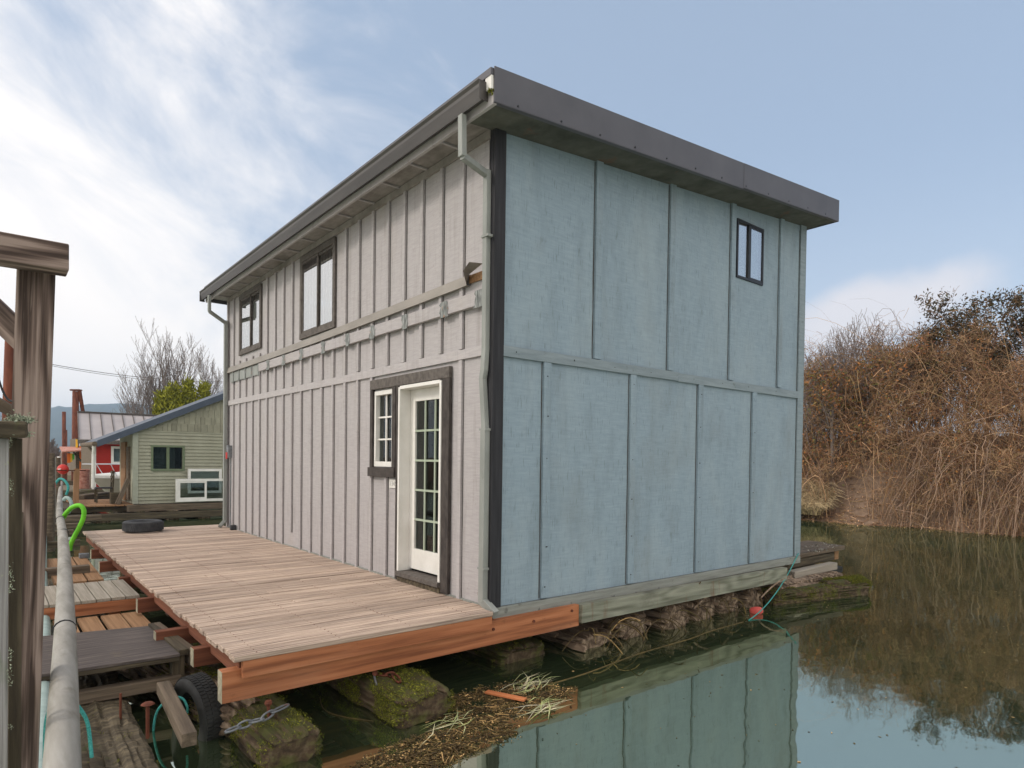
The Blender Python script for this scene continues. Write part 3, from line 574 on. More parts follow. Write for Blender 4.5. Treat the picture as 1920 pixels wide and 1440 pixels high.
f = MB(); f.box((GX-.03, -.032, .0), (.005, -.003, 4.33)); f.box((GX-.032, -.003, .0), (GX-.003, .045, 4.33)); f.build('corner_board', 'trim_black', H, bev=.004)
y0, y1, z0, z1 = winD
f = MB(); t = .03
f.box((y0, -.018, z0), (y1, .05, z0+t)); f.box((y0, -.018, z1-t), (y1, .05, z1)); f.box((y0, -.018, z0+t), (y0+t, .05, z1-t)); f.box((y1-t, -.018, z0+t), (y1, .05, z1-t)); xm = 4.10; f.box((xm-.028, -.016, z0+t), (xm+.028, .046, z1-t))
f.box((xm+.028, -.012, z0+t), (y1-t, .01, z0+t+.025)); f.box((xm+.028, -.012, z1-t-.025), (y1-t, .01, z1-t))
wn = f.build('window', 'black_frame', H, bev=.002); wn['label'] = 'small black-framed sliding window in the blue-grey end wall'
MB().box((y0+t, .004, z0+t), (xm-.028, .008, z1-t)).build('pane', 'glass_bright', wn); MB().box((xm+.028, -.006, z0+t+.025), (y1-t, -.002, z1-t-.025)).build('pane', 'glass_bright', wn)
MAT['greyblind'] = M('pale_grey_blind', [(.3, (.42, .50, .53)), (.7, (.52, .59, .62))], rough=.8, bump=0)
MB().box((y0+.0, .06, z0+.0), (y1-.0, .07, z1-.0)).build('curtain', 'greyblind', wn)
# other two walls, inner floors
MB().box((W-.08, .10, -.06), (W+.02, LN, soff(W))).box((GX+.1, LN-.1, -.06), (W-.08, LN, 4.32)).build('rear_walls', 'siding_blue', H)
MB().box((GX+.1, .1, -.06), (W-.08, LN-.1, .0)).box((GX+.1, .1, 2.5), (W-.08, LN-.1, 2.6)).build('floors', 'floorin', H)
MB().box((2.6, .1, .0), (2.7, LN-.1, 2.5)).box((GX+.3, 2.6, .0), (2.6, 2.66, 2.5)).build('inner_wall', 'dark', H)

f = MB()
for x in (.55, 1.815, 3.06, 4.27):
    for k in range(6): z = .12+k*.41+rnd.uniform(-.02, .02); f.tube([(x+rnd.uniform(-.02, .02), -.0315, z), (x, -.0295, z)], .006, 6)
for x in (.15, .9, 1.5, 2.1, 2.9, 3.5, 4.1, 4.8, 5.3): f.tube([(x, -.0335, 2.34+rnd.uniform(-.02, .02)), (x, -.0315, 2.34)], .006, 6)
tag(f.build('nail_heads', 'black_frame', H), kind='stuff')
# --- roof: deck, metal fascia, soffit
X0, X1, Y0, Y1 = -.43, 5.72, -.40, LN+.26
def rz(x, d=0): return 4.55+RISE*(x-X0)+d
f = MB(); f.add([(X0-.03, Y0-.0, rz(X0-.03)), (X1, Y0, rz(X1)), (X1, Y1, rz(X1)), (X0-.03, Y1, rz(X0-.03)), (X0-.03, Y0, rz(X0-.03)-.06), (X1, Y0, rz(X1)-.06), (X1, Y1, rz(X1)-.06), (X0-.03, Y1, rz(X0-.03)-.06)],
    [(0, 1, 2, 3), (7, 6, 5, 4), (0, 4, 5, 1), (1, 5, 6, 2), (2, 6, 7, 3), (3, 7, 4, 0)])
rf = f.build('roof', 'fascia_metal', H)
segs = [(X0, 3.27), (3.273, X1-.37), (X1-.367, X1)]
for (a, b) in segs:
    f = MB(); o = .002*(segs.index((a, b)) % 2)
    f.prism([(a, rz(a)-.275), (b, rz(b)-.287), (b, rz(b)+.012), (a, rz(a)+.012)], 1, Y0-.014-o, Y0-.002)
    f.prism([(a, rz(a)-.28), (b, rz(b)-.292), (b, rz(b)-.286), (a, rz(a)-.274)], 1, Y0-.012, Y0+.03)
    f.build('metal_fascia', 'fascia_metal', rf, bev=.002)
MB().box((X1+.002, Y0-.012, rz(X1)-.287), (X1+.014, Y1, rz(X1)+.012)).box((X0, Y1+.002, 4.28), (X1, Y1+.014, 4.56)).build('metal_fascia', 'fascia_metal', rf)
for i in range(12):
    x = X0+.25+i*.5; MB().tube([(x, Y0-.021, rz(x)-.25), (x, Y0-.012, rz(x)-.25)], .009, 6).build('screw', 'black_frame', rf)
# eave board on the gutter side
f = MB(); f.box((X0-.0, Y0+.0, 4.262), (X0+.035, Y1, 4.47)); f.build('eave_board', 'siding_grey', rf, bev=.003)
# pale wedge at the corner
MB().box((X0-.025, Y0+.0, 4.38), (X0-.002, Y0+.08, rz(X0)-.06)).build('corner_block', 'white_paint', rf)
# end soffit between fascia and blue wall
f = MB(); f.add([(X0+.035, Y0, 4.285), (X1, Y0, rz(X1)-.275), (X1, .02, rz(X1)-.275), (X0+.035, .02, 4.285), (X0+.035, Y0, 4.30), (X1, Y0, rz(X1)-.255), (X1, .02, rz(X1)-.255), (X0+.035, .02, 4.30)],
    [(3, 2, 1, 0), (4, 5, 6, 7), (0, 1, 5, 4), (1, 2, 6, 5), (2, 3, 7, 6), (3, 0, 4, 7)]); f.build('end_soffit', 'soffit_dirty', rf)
# side soffit with rafter tails
f = MB(); f.box((X0+.035, .022, 4.345), (GX+.02, Y1-.02, 4.36)); f.build('side_soffit', 'soffit', rf)
for i in range(15):
    y = -.04+.585*i; MB().box((X0+.036, y-.014, 4.325), (GX-.031, y+.014, 4.343)).build('rafter_tail', 'siding_grey', rf, bev=.002)
MB().box((GX-.03, .05, 4.26), (GX-.003, LN, 4.338)).build('frieze_board', 'soffit', rf, bev=.002)
# gutter
prof = [(X0-.004, 4.455), (X0-.010, 4.325), (X0-.050, 4.305), (X0-.068, 4.298), (X0-.090, 4.40), (X0-.088, 4.43), (X0-.105, 4.452), (X0-.10, 4.462), (X0-.082, 4.452), (X0-.08, 4.41), (X0-.060, 4.315), (X0-.02, 4.335), (X0-.012, 4.455)]
gt = MB().prism(prof, 1, -.33, LN+.30).build('gutter', 'gutter_metal', H)
MB().box((X0-.096, -.334, 4.30), (X0-.006, -.330, 4.455)).build('end_cap', 'gutter_metal', gt); MB().box((X0-.098, LN+.30, 4.275), (X0-.006, LN+.304, 4.455)).build('end_cap', 'gutter_metal', gt)
mb = MB(); P = nr.rand(60, 3)*np.array([.05, .06, .02])+np.array([X0-.03, -.40, 4.35]); V, F = np_leaves(P, .03, .4); fast_mesh('moss_tuft', V, F, 'moss', gt)

def ds_run(mb, pts, wd, dp):
    for a, b in zip(pts[:-1], pts[1:]):
        a, b = Vector(a), Vector(b); e = (b-a).normalized()*.012; mb.beam(a-e*.5, b+e*.5, wd, dp, up=(1, 0, .01))
GXD = GX-.055
mb = MB(); ds_run(mb, [(X0-.06, -.04, 4.285), (X0-.06, -.05, 3.94), (GXD, .06, 3.92)], .062, .05); d1 = mb.build('downspout', 'downspout', H, bev=.004)
mb = MB(); ds_run(mb, [(GXD-.001, .055, 3.95), (GXD, .05, 2.35), (GXD-.012, .05, 2.16), (GXD-.008, .075, 2.08), (GXD+.0, .035, 1.60)], .06, .05); mb.build('lower_pipe', 'downspout', d1, bev=.004)
mb = MB(); ds_run(mb, [(GXD-.004, .035, 1.62), (GXD-.004, .04, .06)], .072, .06)
mb.build('bottom_pipe', 'downspout', d1, bev=.004)
mb = MB(); ds_run(mb, [(GXD-.004, .05, .07), (GXD+.03, -.10, -.035)], .075, .062); mb.build('outlet', 'downspout', d1, bev=.004)
for z in (3.35, 1.61, .35): MB().box((GXD-.035, -.01, z), (GX-.001, .09, z+.02)).build('strap', 'downspout', d1)
yb = LN-.05
mb = MB(); ds_run(mb, [(X0-.06, yb-.2, 4.285), (X0-.06, yb-.2, 4.0), (GXD-.01, yb-.02, 3.86)], .062, .05); ds_run(mb, [(GXD-.01, yb-.02, 3.90), (GXD-.01, yb-.02, .10)], .066, .06)
ds_run(mb, [(GXD-.01, yb-.02, .12), (GXD-.12, yb-.10, .03)], .07, .06); mb.build('downspout', 'downspout', H, bev=.004)
# meter box and conduit
mb = MB().box((GX-.10, 7.93, 1.32), (GX-.002, 8.05, 1.55)); mbx = mb.build('socket_box', 'galv', H, bev=.006)
MB().box((GX-.115, 7.97, 1.30), (GX-.1, 8.03, 1.42)).build('red_plug', 'red_plastic', mbx)
MB().tube([(GX-.04, 7.98, 1.32), (GX-.035, 7.99, .9), (GX-.035, 8.0, .3), (GX-.06, 7.92, .05)], .012, 6).build('conduit', 'galv', mbx)
MB().box((GX-.12, 7.66, .002), (GX-.02, 7.74, .09)).build('drain_cap', 'rubber', H, bev=.01)

# --- floor beams and structure below the house
timber('floor_beam', (.96, -.085, -.185), (5.02, -.085, -.20), .09, .185, 'greenbeam', H)
timber('inner_beam', (1.0, .12, -.20), (5.45, .12, -.20), .09, .2, 'wetwood', H)
for i, y in enumerate((1.4, 2.8, 4.2, 5.6, 7.0)): timber('inner_beam', (-2.2, y, -.22), (5.4, y, -.22), .14, .2, 'wetwood', H)
MB().box((GX+.0, .2, -.12), (W, LN, -.062)).build('subfloor', 'wetwood', H)

# ------------------------------------------------------------------ deck
D = thing('wooden_deck', (-1.2, 4.3, 0), 'weathered plank deck on orange beams along the grey side of the floating house', 'deck')
mb = MB(); y = -.148; i = 0; rows = []
while y < 8.72:
    wdt = .1385; xl = -2.36+rnd.uniform(-.012, .012); xr = GX-.004
    if y < 0: xr = -.17 if i == 0 else (-.13 if y+wdt < .0 else xr)
    top = rnd.uniform(-.0025, .0025); rows.append((y, xl, xr, top))
    if rnd.random() < .2 and i > 0:
        xc = rnd.uniform(-1.8, -.6); mb.box((xl, y, -.038), (xc-.003, y+wdt-.012, top)); mb.box((xc+.003, y, -.038), (xr, y+wdt-.012, top+rnd.uniform(-.002, .002)))
    else: mb.box((xl, y, -.038), (xr, y+wdt-.012, top))
    y += wdt; i += 1
DY1 = y
mb.build('deck_boards', 'deck', D, bev=.006)
mb = MB()
for (y, xl, xr, top) in rows:
    for xn in (-2.2, -1.6, -1.0, -.4):
        for dy in (.03, .10): mb.tube([(xn+rnd.uniform(-.01, .01), y+dy, top-.004), (xn, y+dy, top+.0012)], .0045, 5)
tag(mb.build('nail_heads', 'rust', D), kind='stuff')
timber('rim_joist', (-2.30, -.118, -.098), (-.175, -.118, -.098), .045, .118, 'cedar', D)
timber('rim_joist', (-2.28, -.06, -.11), (-2.28, DY1-.02, -.11), .045, .135, 'dark_joist', D)
timber('rim_joist', (-2.25, DY1-.05, -.11), (GX, DY1-.05, -.11), .045, .135, 'dark_joist', D)
bmf = timber('front_beam', (-2.42, -.046, -.212), (.955, -.046, -.200), .095, .215, 'cedar', D)
MB().box((-2.424, -.092, -.318), (-2.4205, .0, -.106)).build('cut_end', 'cutend', bmf)
mb = MB()
for x in (-.13, .35, .85): mb.tube([(x, -.106, -.17+.03*(x > .5)), (x, -.09, -.17+.03*(x > .5))], .014, 8)
mb.build('bolt', 'rust', bmf)
for y, xe in ((.72, -2.42), (1.42, -2.55), (2.9, -2.45), (4.35, -2.42), (5.8, -2.45), (7.2, -2.40)):
    b = timber('cross_beam', (xe, y, -.20), (GX, y, -.20), .09, .14, 'dark_joist', D)
    MB().box((xe-.004, y-.043, -.268), (xe-.0005, y+.043, -.132)).build('cut_end', 'cutend', b)
mb = MB()
for x in (-1.75, -1.2, -.65): mb.box((x-.02, -.06, -.17), (x+.02, DY1-.1, -.04))
mb.build('joists', 'dark_joist', D)

def tyre(name, c, axis, R0, wd, label, mat='rubber'):
    t = thing(name, c, label, 'tyre')
    z = Vector(axis).normalized(); m = z.to_track_quat('Z', 'Y').to_matrix().to_4x4(); m.translation = Vector(c)
    h = wd/2; pr = [(R0*.60, -h*.62), (R0*.66, -h*.86), (R0*.80, -h), (R0*.93, -h*.90), (R0*.985, -h*.70), (R0, -h*.4), (R0*1.003, 0), (R0, h*.4), (R0*.985, h*.70), (R0*.93, h*.90), (R0*.80, h), (R0*.66, h*.86), (R0*.60, h*.62), (R0*.64, h*.55), (R0*.88, h*.6), (R0*.92, 0), (R0*.88, -h*.6), (R0*.64, -h*.55)]
    MB().lathe(pr, 56, m, closed=True).build('carcass', mat, t, smooth=True)
    f = MB(); n = 60
    for i in range(n):
        for (a, b, off) in ((-.72, -.28, 0), (-.22, .22, .5), (.28, .72, 0)):
            q = 2*math.pi*(i+off)/n; mm = m @ Matrix.Rotation(q, 4, 'Z')
            f.box((R0*.985, -R0*.036, a*h), (R0*1.018, R0*.036, b*h), mm)
    f.build('tread', mat, t)
    return t
pc = on(2, .0, 263, 998)
tyre('car_tyre', (-1.52, 8.23, .105), (0, 0, 1), .315, .19, 'worn grey car tyre lying flat on the far end of the deck')

# ------------------------------------------------------------------ logs under the house and deck
def log(name, p0, p1, wd, ht, mat, seed, label, tufts=0, cat='log', group='flotation logs under the house', taper=.85):
    p0, p1 = Vector(p0), Vector(p1); m, ln = frame(p0, p1); nu, nv = max(40, int(ln/.022)), 64
    V = []; F = []
    for i in range(nu+1):
        u = i/nu
        rr = 1.0 if i > 2 else (.82, .95, .985)[i]
        if i > nu-3: rr = (.985, .95, .82)[i-nu+2]
        for j in range(nv):
            q = 2*math.pi*j/nv; c, s_ = math.cos(q), math.sin(q)
            sq = (abs(c)**4+abs(s_)**4)**-.25*.93
            n1 = mnoise.fractal(Vector((u*ln*2.2, c*2.4+seed*7, s_*2.4)), .8, 2, 6)
            gro = mnoise.noise(Vector((u*ln*.7, c*6+3, s_*6+seed)))
            cr_ = abs(mnoise.noise(Vector((u*ln*.5+9, c*5.2, s_*5.2+seed*3))))
            A_ = .45 if mat == 'mosslog' else 1
            k = rr*sq*(1+A_*.15*n1+A_*.13*gro-.20*max(0, .09-cr_)/.09+.05*mnoise.noise(Vector((u*ln*1.2, c*14, s_*14))))
            V.append(m @ Vector((u*ln+.07*mnoise.noise(Vector((c*3, s_*3, seed)))*max(0, 1-min(i, nu-i)/8), c*wd/2*k, s_*ht/2*k)))
    for i in range(nu):
        for j in range(nv): F.append((i*nv+j, i*nv+(j+1) % nv, (i+1)*nv+(j+1) % nv, (i+1)*nv+j))
    F += [tuple(range(nv-1, -1, -1)), tuple(range(nu*nv, nu*nv+nv))]
    e = thing(name, tuple(p0), label, cat, group)
    b = MB().add(V, F).build('trunk', mat, e, smooth=False)
    if mat == 'log' and 'grey' not in name:
        f = MB()
        for i in range(10):
            q = rnd.uniform(.15, math.pi-.15); r0 = (abs(math.cos(q))**4+abs(math.sin(q))**4)**-.25*.97; l0 = rnd.uniform(-.10, .35); l1 = l0+rnd.uniform(.25, .9)
            a_ = m @ Vector((l0, math.cos(q)*wd/2*r0, math.sin(q)*ht/2*r0)); b_ = m @ Vector((l1, math.cos(q+rnd.uniform(-.12, .12))*wd/2*r0*.93, math.sin(q)*ht/2*r0*.9)); mm_, l_ = frame(a_, b_)
            w_ = rnd.uniform(.04, .10); t_ = rnd.uniform(.015, .04); sk = rnd.uniform(-.02, .02)
            f.add([mm_ @ Vector(v) for v in ((0, -w_*.2+sk, -t_), (0, w_*.3+sk, -t_), (0, sk, t_*.6), (l_*.4, -w_, -t_), (l_*.4, w_, -t_), (l_*.4, 0, t_), (l_, -w_*.5, -t_), (l_, w_*.5, -t_), (l_, 0, -t_*.2))], [(0, 1, 2), (0, 3, 4, 1), (1, 4, 5, 2), (2, 5, 3, 0), (3, 6, 7, 4), (4, 7, 8, 5), (5, 8, 6, 3), (6, 8, 7)])
        tag(f.build('splinters', 'splinter', e), kind='stuff')
    if tufts:
        Va = np.array([tuple(v) for v in V]); 
        idx = nr.randint(0, len(Va), tufts); P = Va[idx]
        P = P[(P[:, 2] > WZ+.03)]
        dens = np.array([mnoise.noise(Vector((p[0]*5, p[1]*5, p[2]*5+seed))) for p in P]); P = P[dens > -.02]
        P = P+nr.normal(scale=.008, size=P.shape)
        K = len(P); cl = P.repeat(12, 0)+nr.normal(scale=.012, size=(K*12, 3)); V2, F2 = np_leaves(cl, .015, .3)
        tag(fast_mesh('moss_tufts', V2, F2, 'moss', e), kind='stuff')
    return e
# squared log ends along the front of the house, left to right
log('mossy_log', (-1.10, -.56, -.52), (-1.20, 2.6, -.50), .53, .29, 'mosslog', 1, 'mossy squared log holding a rusty chain under the front of the deck', 13000)
log('mossy_log', (-2.12, -.60, -.55), (-2.16, 2.4, -.53), .44, .26, 'mosslog', 2, 'mossy log with a spike and chain under the deck corner', 4500)
log('mossy_log', (.46, .16, -.60), (.44, 3.5, -.55), .66, .28, 'mosslog', 3, 'low half-sunk mossy log below the orange beam end', 2500)
log('rotten_log', (1.36, .04, -.60), (1.36, 3.4, -.56), .50, .27, 'log', 4, 'dark low log just right of the orange beam end', 0)
for i, (x, wd, ht, yy, lb) in enumerate(((1.98, .48, .36, .03, 'pale splintered log, leftmost of the dry pair under the green-grey beam'), (2.72, .56, .40, .0, 'large split log with a pale upper face under the middle of the end wall'),
        (3.36, .42, .36, .05, 'brown weathered log with roots between the large split log and the red float'), (3.95, .46, .36, .08, 'dark crumbling log behind the red float'), (4.52, .44, .38, .05, 'splintered log at the right end of the green-grey beam'))):
    log('rotten_log', (x, yy, -.53), (x-.02, 3.2, -.52), wd, ht, 'log', 5+i, lb)
log('mossy_log', (4.85, .08, -.56), (6.72, -.40, -.545), .38, .24, 'mosslog', 12, 'long mossy log lying in the water beyond the right corner of the house', 3500)
log('mossy_log', (6.1, -.16, -.50), (6.80, -.42, -.49), .30, .22, 'mosslog', 13, 'short log end crowned with hanging moss at the far right of the float', 5000)
log('rotten_log', (5.1, .18, -.50), (6.9, .05, -.49), .34, .26, 'log', 14, 'dark log stacked under the rotten landing behind the house')
log('grey_stringer', (-2.62, 2.3, -.52), (-2.22, .05, -.52), .34, .26, 'log', 15, 'grey weathered stringer log with moss beside the plywood platform', 1200, 'log', 'stringer logs along the walkway')
log('grey_stringer', (-2.62, 3.0, -.54), (-2.70, 8.5, -.54), .34, .28, 'log', 16, 'dark stringer log running under the plank steps along the deck', 300, 'log', 'stringer logs along the walkway')
log('grey_stringer', (-3.05, -.6, -.60), (-2.95, 3.2, -.58), .42, .26, 'wetwood', 17, 'dark waterlogged log lying under the plywood platform', 300, 'log', 'stringer logs along the walkway')
log('grey_stringer', (-2.75, 3.2, -.58), (-2.72, 9.0, -.56), .5, .26, 'wetwood', 18, 'dark waterlogged log lying under the plank and brown steps', 200, 'log', 'stringer logs along the walkway')
# roots and twigs on the logs
mb = MB()
for i in range(46):
    x = rnd.uniform(1.1, 5.2); y = rnd.uniform(-.12, .10); p = Vector((x, y, -.42+rnd.uniform(-.1, .05))); pts = [p]; d = Vector((rnd.uniform(-1, 1), rnd.uniform(-.4, .1), rnd.uniform(-.1, .6))).normalized()
    for k in range(6): d = (d+Vector((rnd.uniform(-.3, .3), rnd.uniform(-.2, .2), -.28))).normalized(); pts.append(pts[-1]+d*.07)
    mb.tube(pts, rnd.uniform(.003, .007), 4)
tag(mb.build('dead_roots', 'debris'), 'tangle of thin dead roots and twigs on the log ends', 'roots', kind='stuff')
for i, (a, b, c) in enumerate((((2.95, -.05, -.42), (3.25, -.1, -.18), (3.75, -.02, -.32)), ((4.35, -.12, -.45), (4.75, -.15, -.22), (5.2, -.1, -.25)))):
    a, b, c = map(Vector, (a, b, c)); pts = [a*(1-t)**2+b*2*t*(1-t)+c*t*t for t in [k/10 for k in range(11)]]
    tag(MB().tube(pts, .011, 6).build('dead_branch', 'splinter', loc=a), ('pale arched twig over the splintered logs left of the float', 'pale bent twig right of the red float')[i], 'branch')

# rotten landing behind the right corner
D2 = thing('rotten_landing', (5.9, .9, -.2), 'broken old landing of stacked rotten timbers behind the right corner of the house', 'landing')
timber('top_plank', (5.7, .47, -.105), (7.62, .40, -.065), .36, .075, 'oldtimber', D2, bev=.012)
timber('top_plank', (5.6, .86, -.10), (7.85, .80, -.07), .36, .065, 'oldtimber', D2, bev=.012)
timber('side_beam', (5.5, .36, -.22), (7.35, .33, -.19), .12, .13, 'wetwood', D2, bev=.012)
timber('cross_beam', (7.50, .30, -.19), (7.56, 1.3, -.18), .13, .16, 'walkbrown', D2, bev=.012)
timber('low_beam', (5.75, .20, -.335), (7.0, .13, -.30), .14, .115, 'walkplank', D2, bev=.012)
timber('low_beam', (6.2, .42, -.44), (7.50, .28, -.42), .20, .11, 'rubber_wet', D2, bev=.03)
timber('low_beam', (5.4, .62, -.42), (7.2, .64, -.40), .26, .14, 'wetwood', D2, bev=.02)
P = np.stack([nr.uniform(6.4, 7.6, 900), .40+nr.uniform(-.17, .17, 900), np.zeros(900)], 1); P[:, 2] = -.062+.02*(P[:, 0]-7)+.02*nr.rand(900); P = P[np.array([mnoise.noise(Vector((p_[0]*5, p_[1]*9, 0))) > -.05 for p_ in P])]
V, F = np_leaves(P, .03, .6); tag(fast_mesh('lichen_crust', V, F, 'reedgrey', D2), kind='stuff')

# rope with red float
def smooth_pts(P, n=8):
    P = [Vector(p) for p in P]; out = []
    for i in range(len(P)-1):
        p0, p1, p2, p3 = P[max(i-1, 0)], P[i], P[i+1], P[min(i+2, len(P)-1)]
        for k in range(n):
            t = k/n; out.append(.5*((2*p1)+(-p0+p2)*t+(2*p0-5*p1+4*p2-p3)*t*t+(-p0+3*p1-3*p2+p3)*t**3))
    return out+[P[-1]]
def catenary(a, b, sag, n=20):
    a, b = Vector(a), Vector(b); return [a.lerp(b, k/n)-Vector((0, 0, sag*4*(k/n)*(1-k/n))) for k in range(n+1)]
fl = on(2, -.585, 1418, 1145)
rp = catenary((5.50, -.04, .04), (3.72, -.32, WZ+.004), .13)
tag(MB().tube(smooth_pts([(3.6, -.32, WZ+.002), (2.9, -.33, WZ+.003), (2.4, -.38, WZ+.002), (1.5, -.40, WZ+.002), (.6, -.50, WZ+.002), (-.35, -.52, WZ+.002), (-1.0, -.66, WZ+.002), (-1.5, -.8, WZ+.002)]), .0055, 5).build('slimy_line', 'debris', loc=(3.6, -.32, WZ)), 'thin slimy brown line floating in front of the logs toward the litter', 'line')
tag(MB().tube(rp, .0075, 6).build('mooring_rope', 'rope', loc=(5.5, -.04, .04), smooth=True),
    'teal mooring rope dropping from the far house corner into the water', 'rope')
m = Matrix.Translation(fl) @ Matrix.Rotation(R(20), 4, 'Z') @ Matrix.Rotation(R(80), 4, 'X')
tag(MB().lathe([(.003, -.085), (.03, -.08), (.048, -.05), (.053, 0), (.048, .05), (.03, .08), (.003, .085)], 16, m).build('mooring_float', 'pink_plastic', loc=fl, smooth=True), 'small faded red float in the water beside the teal rope', 'float')

# floating litter
K = 1800; cx, cy = -.42, -.56
P = np.zeros((K, 3)); u = nr.rand(K)*2*np.pi; rr = np.sqrt(nr.rand(K))
P[:, 0] = cx+rr*np.cos(u)*.62+nr.normal(scale=.05, size=K); P[:, 1] = cy+rr*np.sin(u)*.30+nr.normal(scale=.05, size=K)-(P[:, 0]-cx)*.10
ang = math.radians(-8)
K2 = 1000; Q = np.zeros((K2, 3)); u = nr.rand(K2)*2*np.pi; rr = np.sqrt(nr.rand(K2)); Q[:, 0] = -1.25+rr*np.cos(u)*.62; Q[:, 1] = -.98+rr*np.sin(u)*.24
P = np.concatenate([P, Q]); P = P[np.array([mnoise.noise(Vector((q_[0]*4.5, q_[1]*9, 1)))+.5*mnoise.noise(Vector((q_[0]*13, q_[1]*20, 2))) > -.12 for q_ in P])]; K = len(P); P[:, 2] = WZ+.002+nr.rand(K)*.02
a = nr.rand(K)*np.pi; ln = .012+.045*nr.rand(K)**3
paths = np.stack([P-np.stack([np.cos(a), np.sin(a), 0*a], 1)*ln[:, None], P+np.stack([np.cos(a), np.sin(a), .1*nr.normal(size=K)], 1)*ln[:, None]], 1)
V, F = np_tubes(paths, np.full((K, 2), .0035)*(.6+nr.rand(K, 1)), 3)
Pb = P.repeat(7, 0)+nr.normal(size=(len(P)*7, 3))*np.array([.035, .03, .001]); Pb[:, 2] = WZ+.003+.006*nr.rand(len(Pb)); V2, F2 = np_leaves(Pb, .017, .7); V2[:, 2] = np.clip(V2[:, 2], WZ+.002, WZ+.012); F2 = F2+len(V)
tag(fast_mesh('floating_litter', np.concatenate([V, V2]), np.concatenate([F, F2]), 'debris'), 'mat of brown reed litter and bark floating in front of the deck', 'debris', kind='stuff')
mb = MB()
for i in range(70):
    c0 = Vector((.02, -.42, WZ+.02)) if i < 32 else (Vector((-.28, -.92, WZ+.02)) if i < 56 else Vector((-.95, -.70, WZ+.02)))
    c0 = c0+Vector((rnd.gauss(0, .10), rnd.gauss(0, .05), 0)); a = R(rnd.gauss(20 if i < 32 else 15, 22)); l = rnd.uniform(.10, .30); d = Vector((math.cos(a), math.sin(a), 0)); s = Vector((-d.y, d.x, 0))*rnd.uniform(.003, .008)
    bow = Vector((-d.y, d.x, .1))*rnd.uniform(-.05, .05)
    p = [c0-d*l, c0+bow+Vector((0, 0, rnd.uniform(.0, .02))), c0+d*l]; mb.add([p[0], p[1]-s, p[2], p[1]+s], [(0, 1, 2, 3)])
tag(mb.build('reed_blades', 'reed'), 'pale and green reed blades lying on the floating litter', 'reeds', kind='stuff')
a_, b_ = on(2, WZ+.03, 912, 1297), on(2, WZ+.03, 985, 1312)
tag(timber('wood_scrap', a_, b_, (.06), .016, 'bare_wood', bev=.001), 'split orange scrap of wood floating in the reed litter', 'wood scrap')

K = 420; P = np.stack([nr.uniform(-.5, 9, K), -.15-nr.rand(K)**1.6*3.2, np.full(K, WZ+.002)], 1); V, F = np_leaves(P, .028, .6); V[:, 2] = np.clip(V[:, 2], WZ+.0015, WZ+.004)
tag(fast_mesh('floating_leaves', V, F, 'debris'), 'small scattered dead leaves and specks floating on the river', 'leaves', kind='stuff')
# chains and spikes
def chain(name, pts, lw, r, mat, label, parent_loc, group=None):
    e = thing(name, parent_loc, label, 'chain', group); pts = [Vector(p) for p in pts]
    for i, (a, b) in enumerate(zip(pts[:-1], pts[1:])):
        c = (a+b)/2; x = (b-a).normalized(); L2 = (b-a).length*.62; s = x.cross(Vector((0, 0, 1))).normalized()
        if i % 2: s = (s*.35+Vector((0, 0, 1))).normalized()
        loop = []
        for k in range(17):
            q = 2*math.pi*k/16; loop.append(c+x*L2*math.cos(q)+s*lw*math.sin(q))
        MB().tube(loop, r, 7, cap=False).build('link', mat, e, smooth=True)
    return e
zt = -.375
p = lambda px, py, z=zt: on(2, z, px, py)
chain('rusty_chain', [p(702, 1262), p(724, 1266), p(738, 1264), p(748, 1278)], .022, .0085, 'rust', 'rusty chain links hooked to a spike on the mossy log', p(702, 1262))
sp = thing('iron_spike', p(703, 1262), 'bent iron spike hammered into the mossy log by the rusty chain', 'spike')
MB().tube([p(703, 1262, zt+.02), p(703, 1262, zt+.035)], .022, 10).build('head', 'rust', sp); MB().tube([p(700, 1262, zt+.02), p(706, 1284, zt-.02)], .008, 8).build('shank', 'galv', sp)
zt = -.408
chain('galvanised_chain', [p(538, 1322, -.39), p(512, 1335), p(492, 1348), p(470, 1354), p(448, 1362), p(425, 1372)], .02, .007, 'galv', 'grey galvanised chain lying on the log under the deck corner', p(500, 1340))
sp = thing('iron_spike', p(503, 1326), 'rusty round-headed spike standing in the log under the deck corner', 'spike')
MB().lathe([(.001, .03), (.02, .03), (.026, .015), (.02, 0), (.001, 0)], 12, Matrix.Translation(p(503, 1322, -.34))).build('head', 'rust', sp); MB().tube([p(503, 1322, -.34), p(505, 1345, -.42)], .012, 8).build('shank', 'rust', sp)
for i, (px, py, h, lb) in enumerate(((277, 1322, .22, 'upright rusty bolt with a flat round head between the walkway timbers'), (226, 1300, .3, 'thin rusty rod standing in the dark gap left of the round-headed bolt'))):
    b0 = on(2, -.30, px, py); sp = thing('rusty_bolt', b0-Vector((0, 0, h)), lb, 'bolt', 'rusty bolts in the walkway float')
    MB().tube([b0-Vector((0, 0, h)), b0], .012 if i == 0 else .008, 8).build('shank', 'rust', sp)
    if i == 0: MB().lathe([(.001, .02), (.03, .016), (.042, .006), (.03, 0), (.001, 0)], 14, Matrix.Translation(b0)).build('head', 'rust', sp)

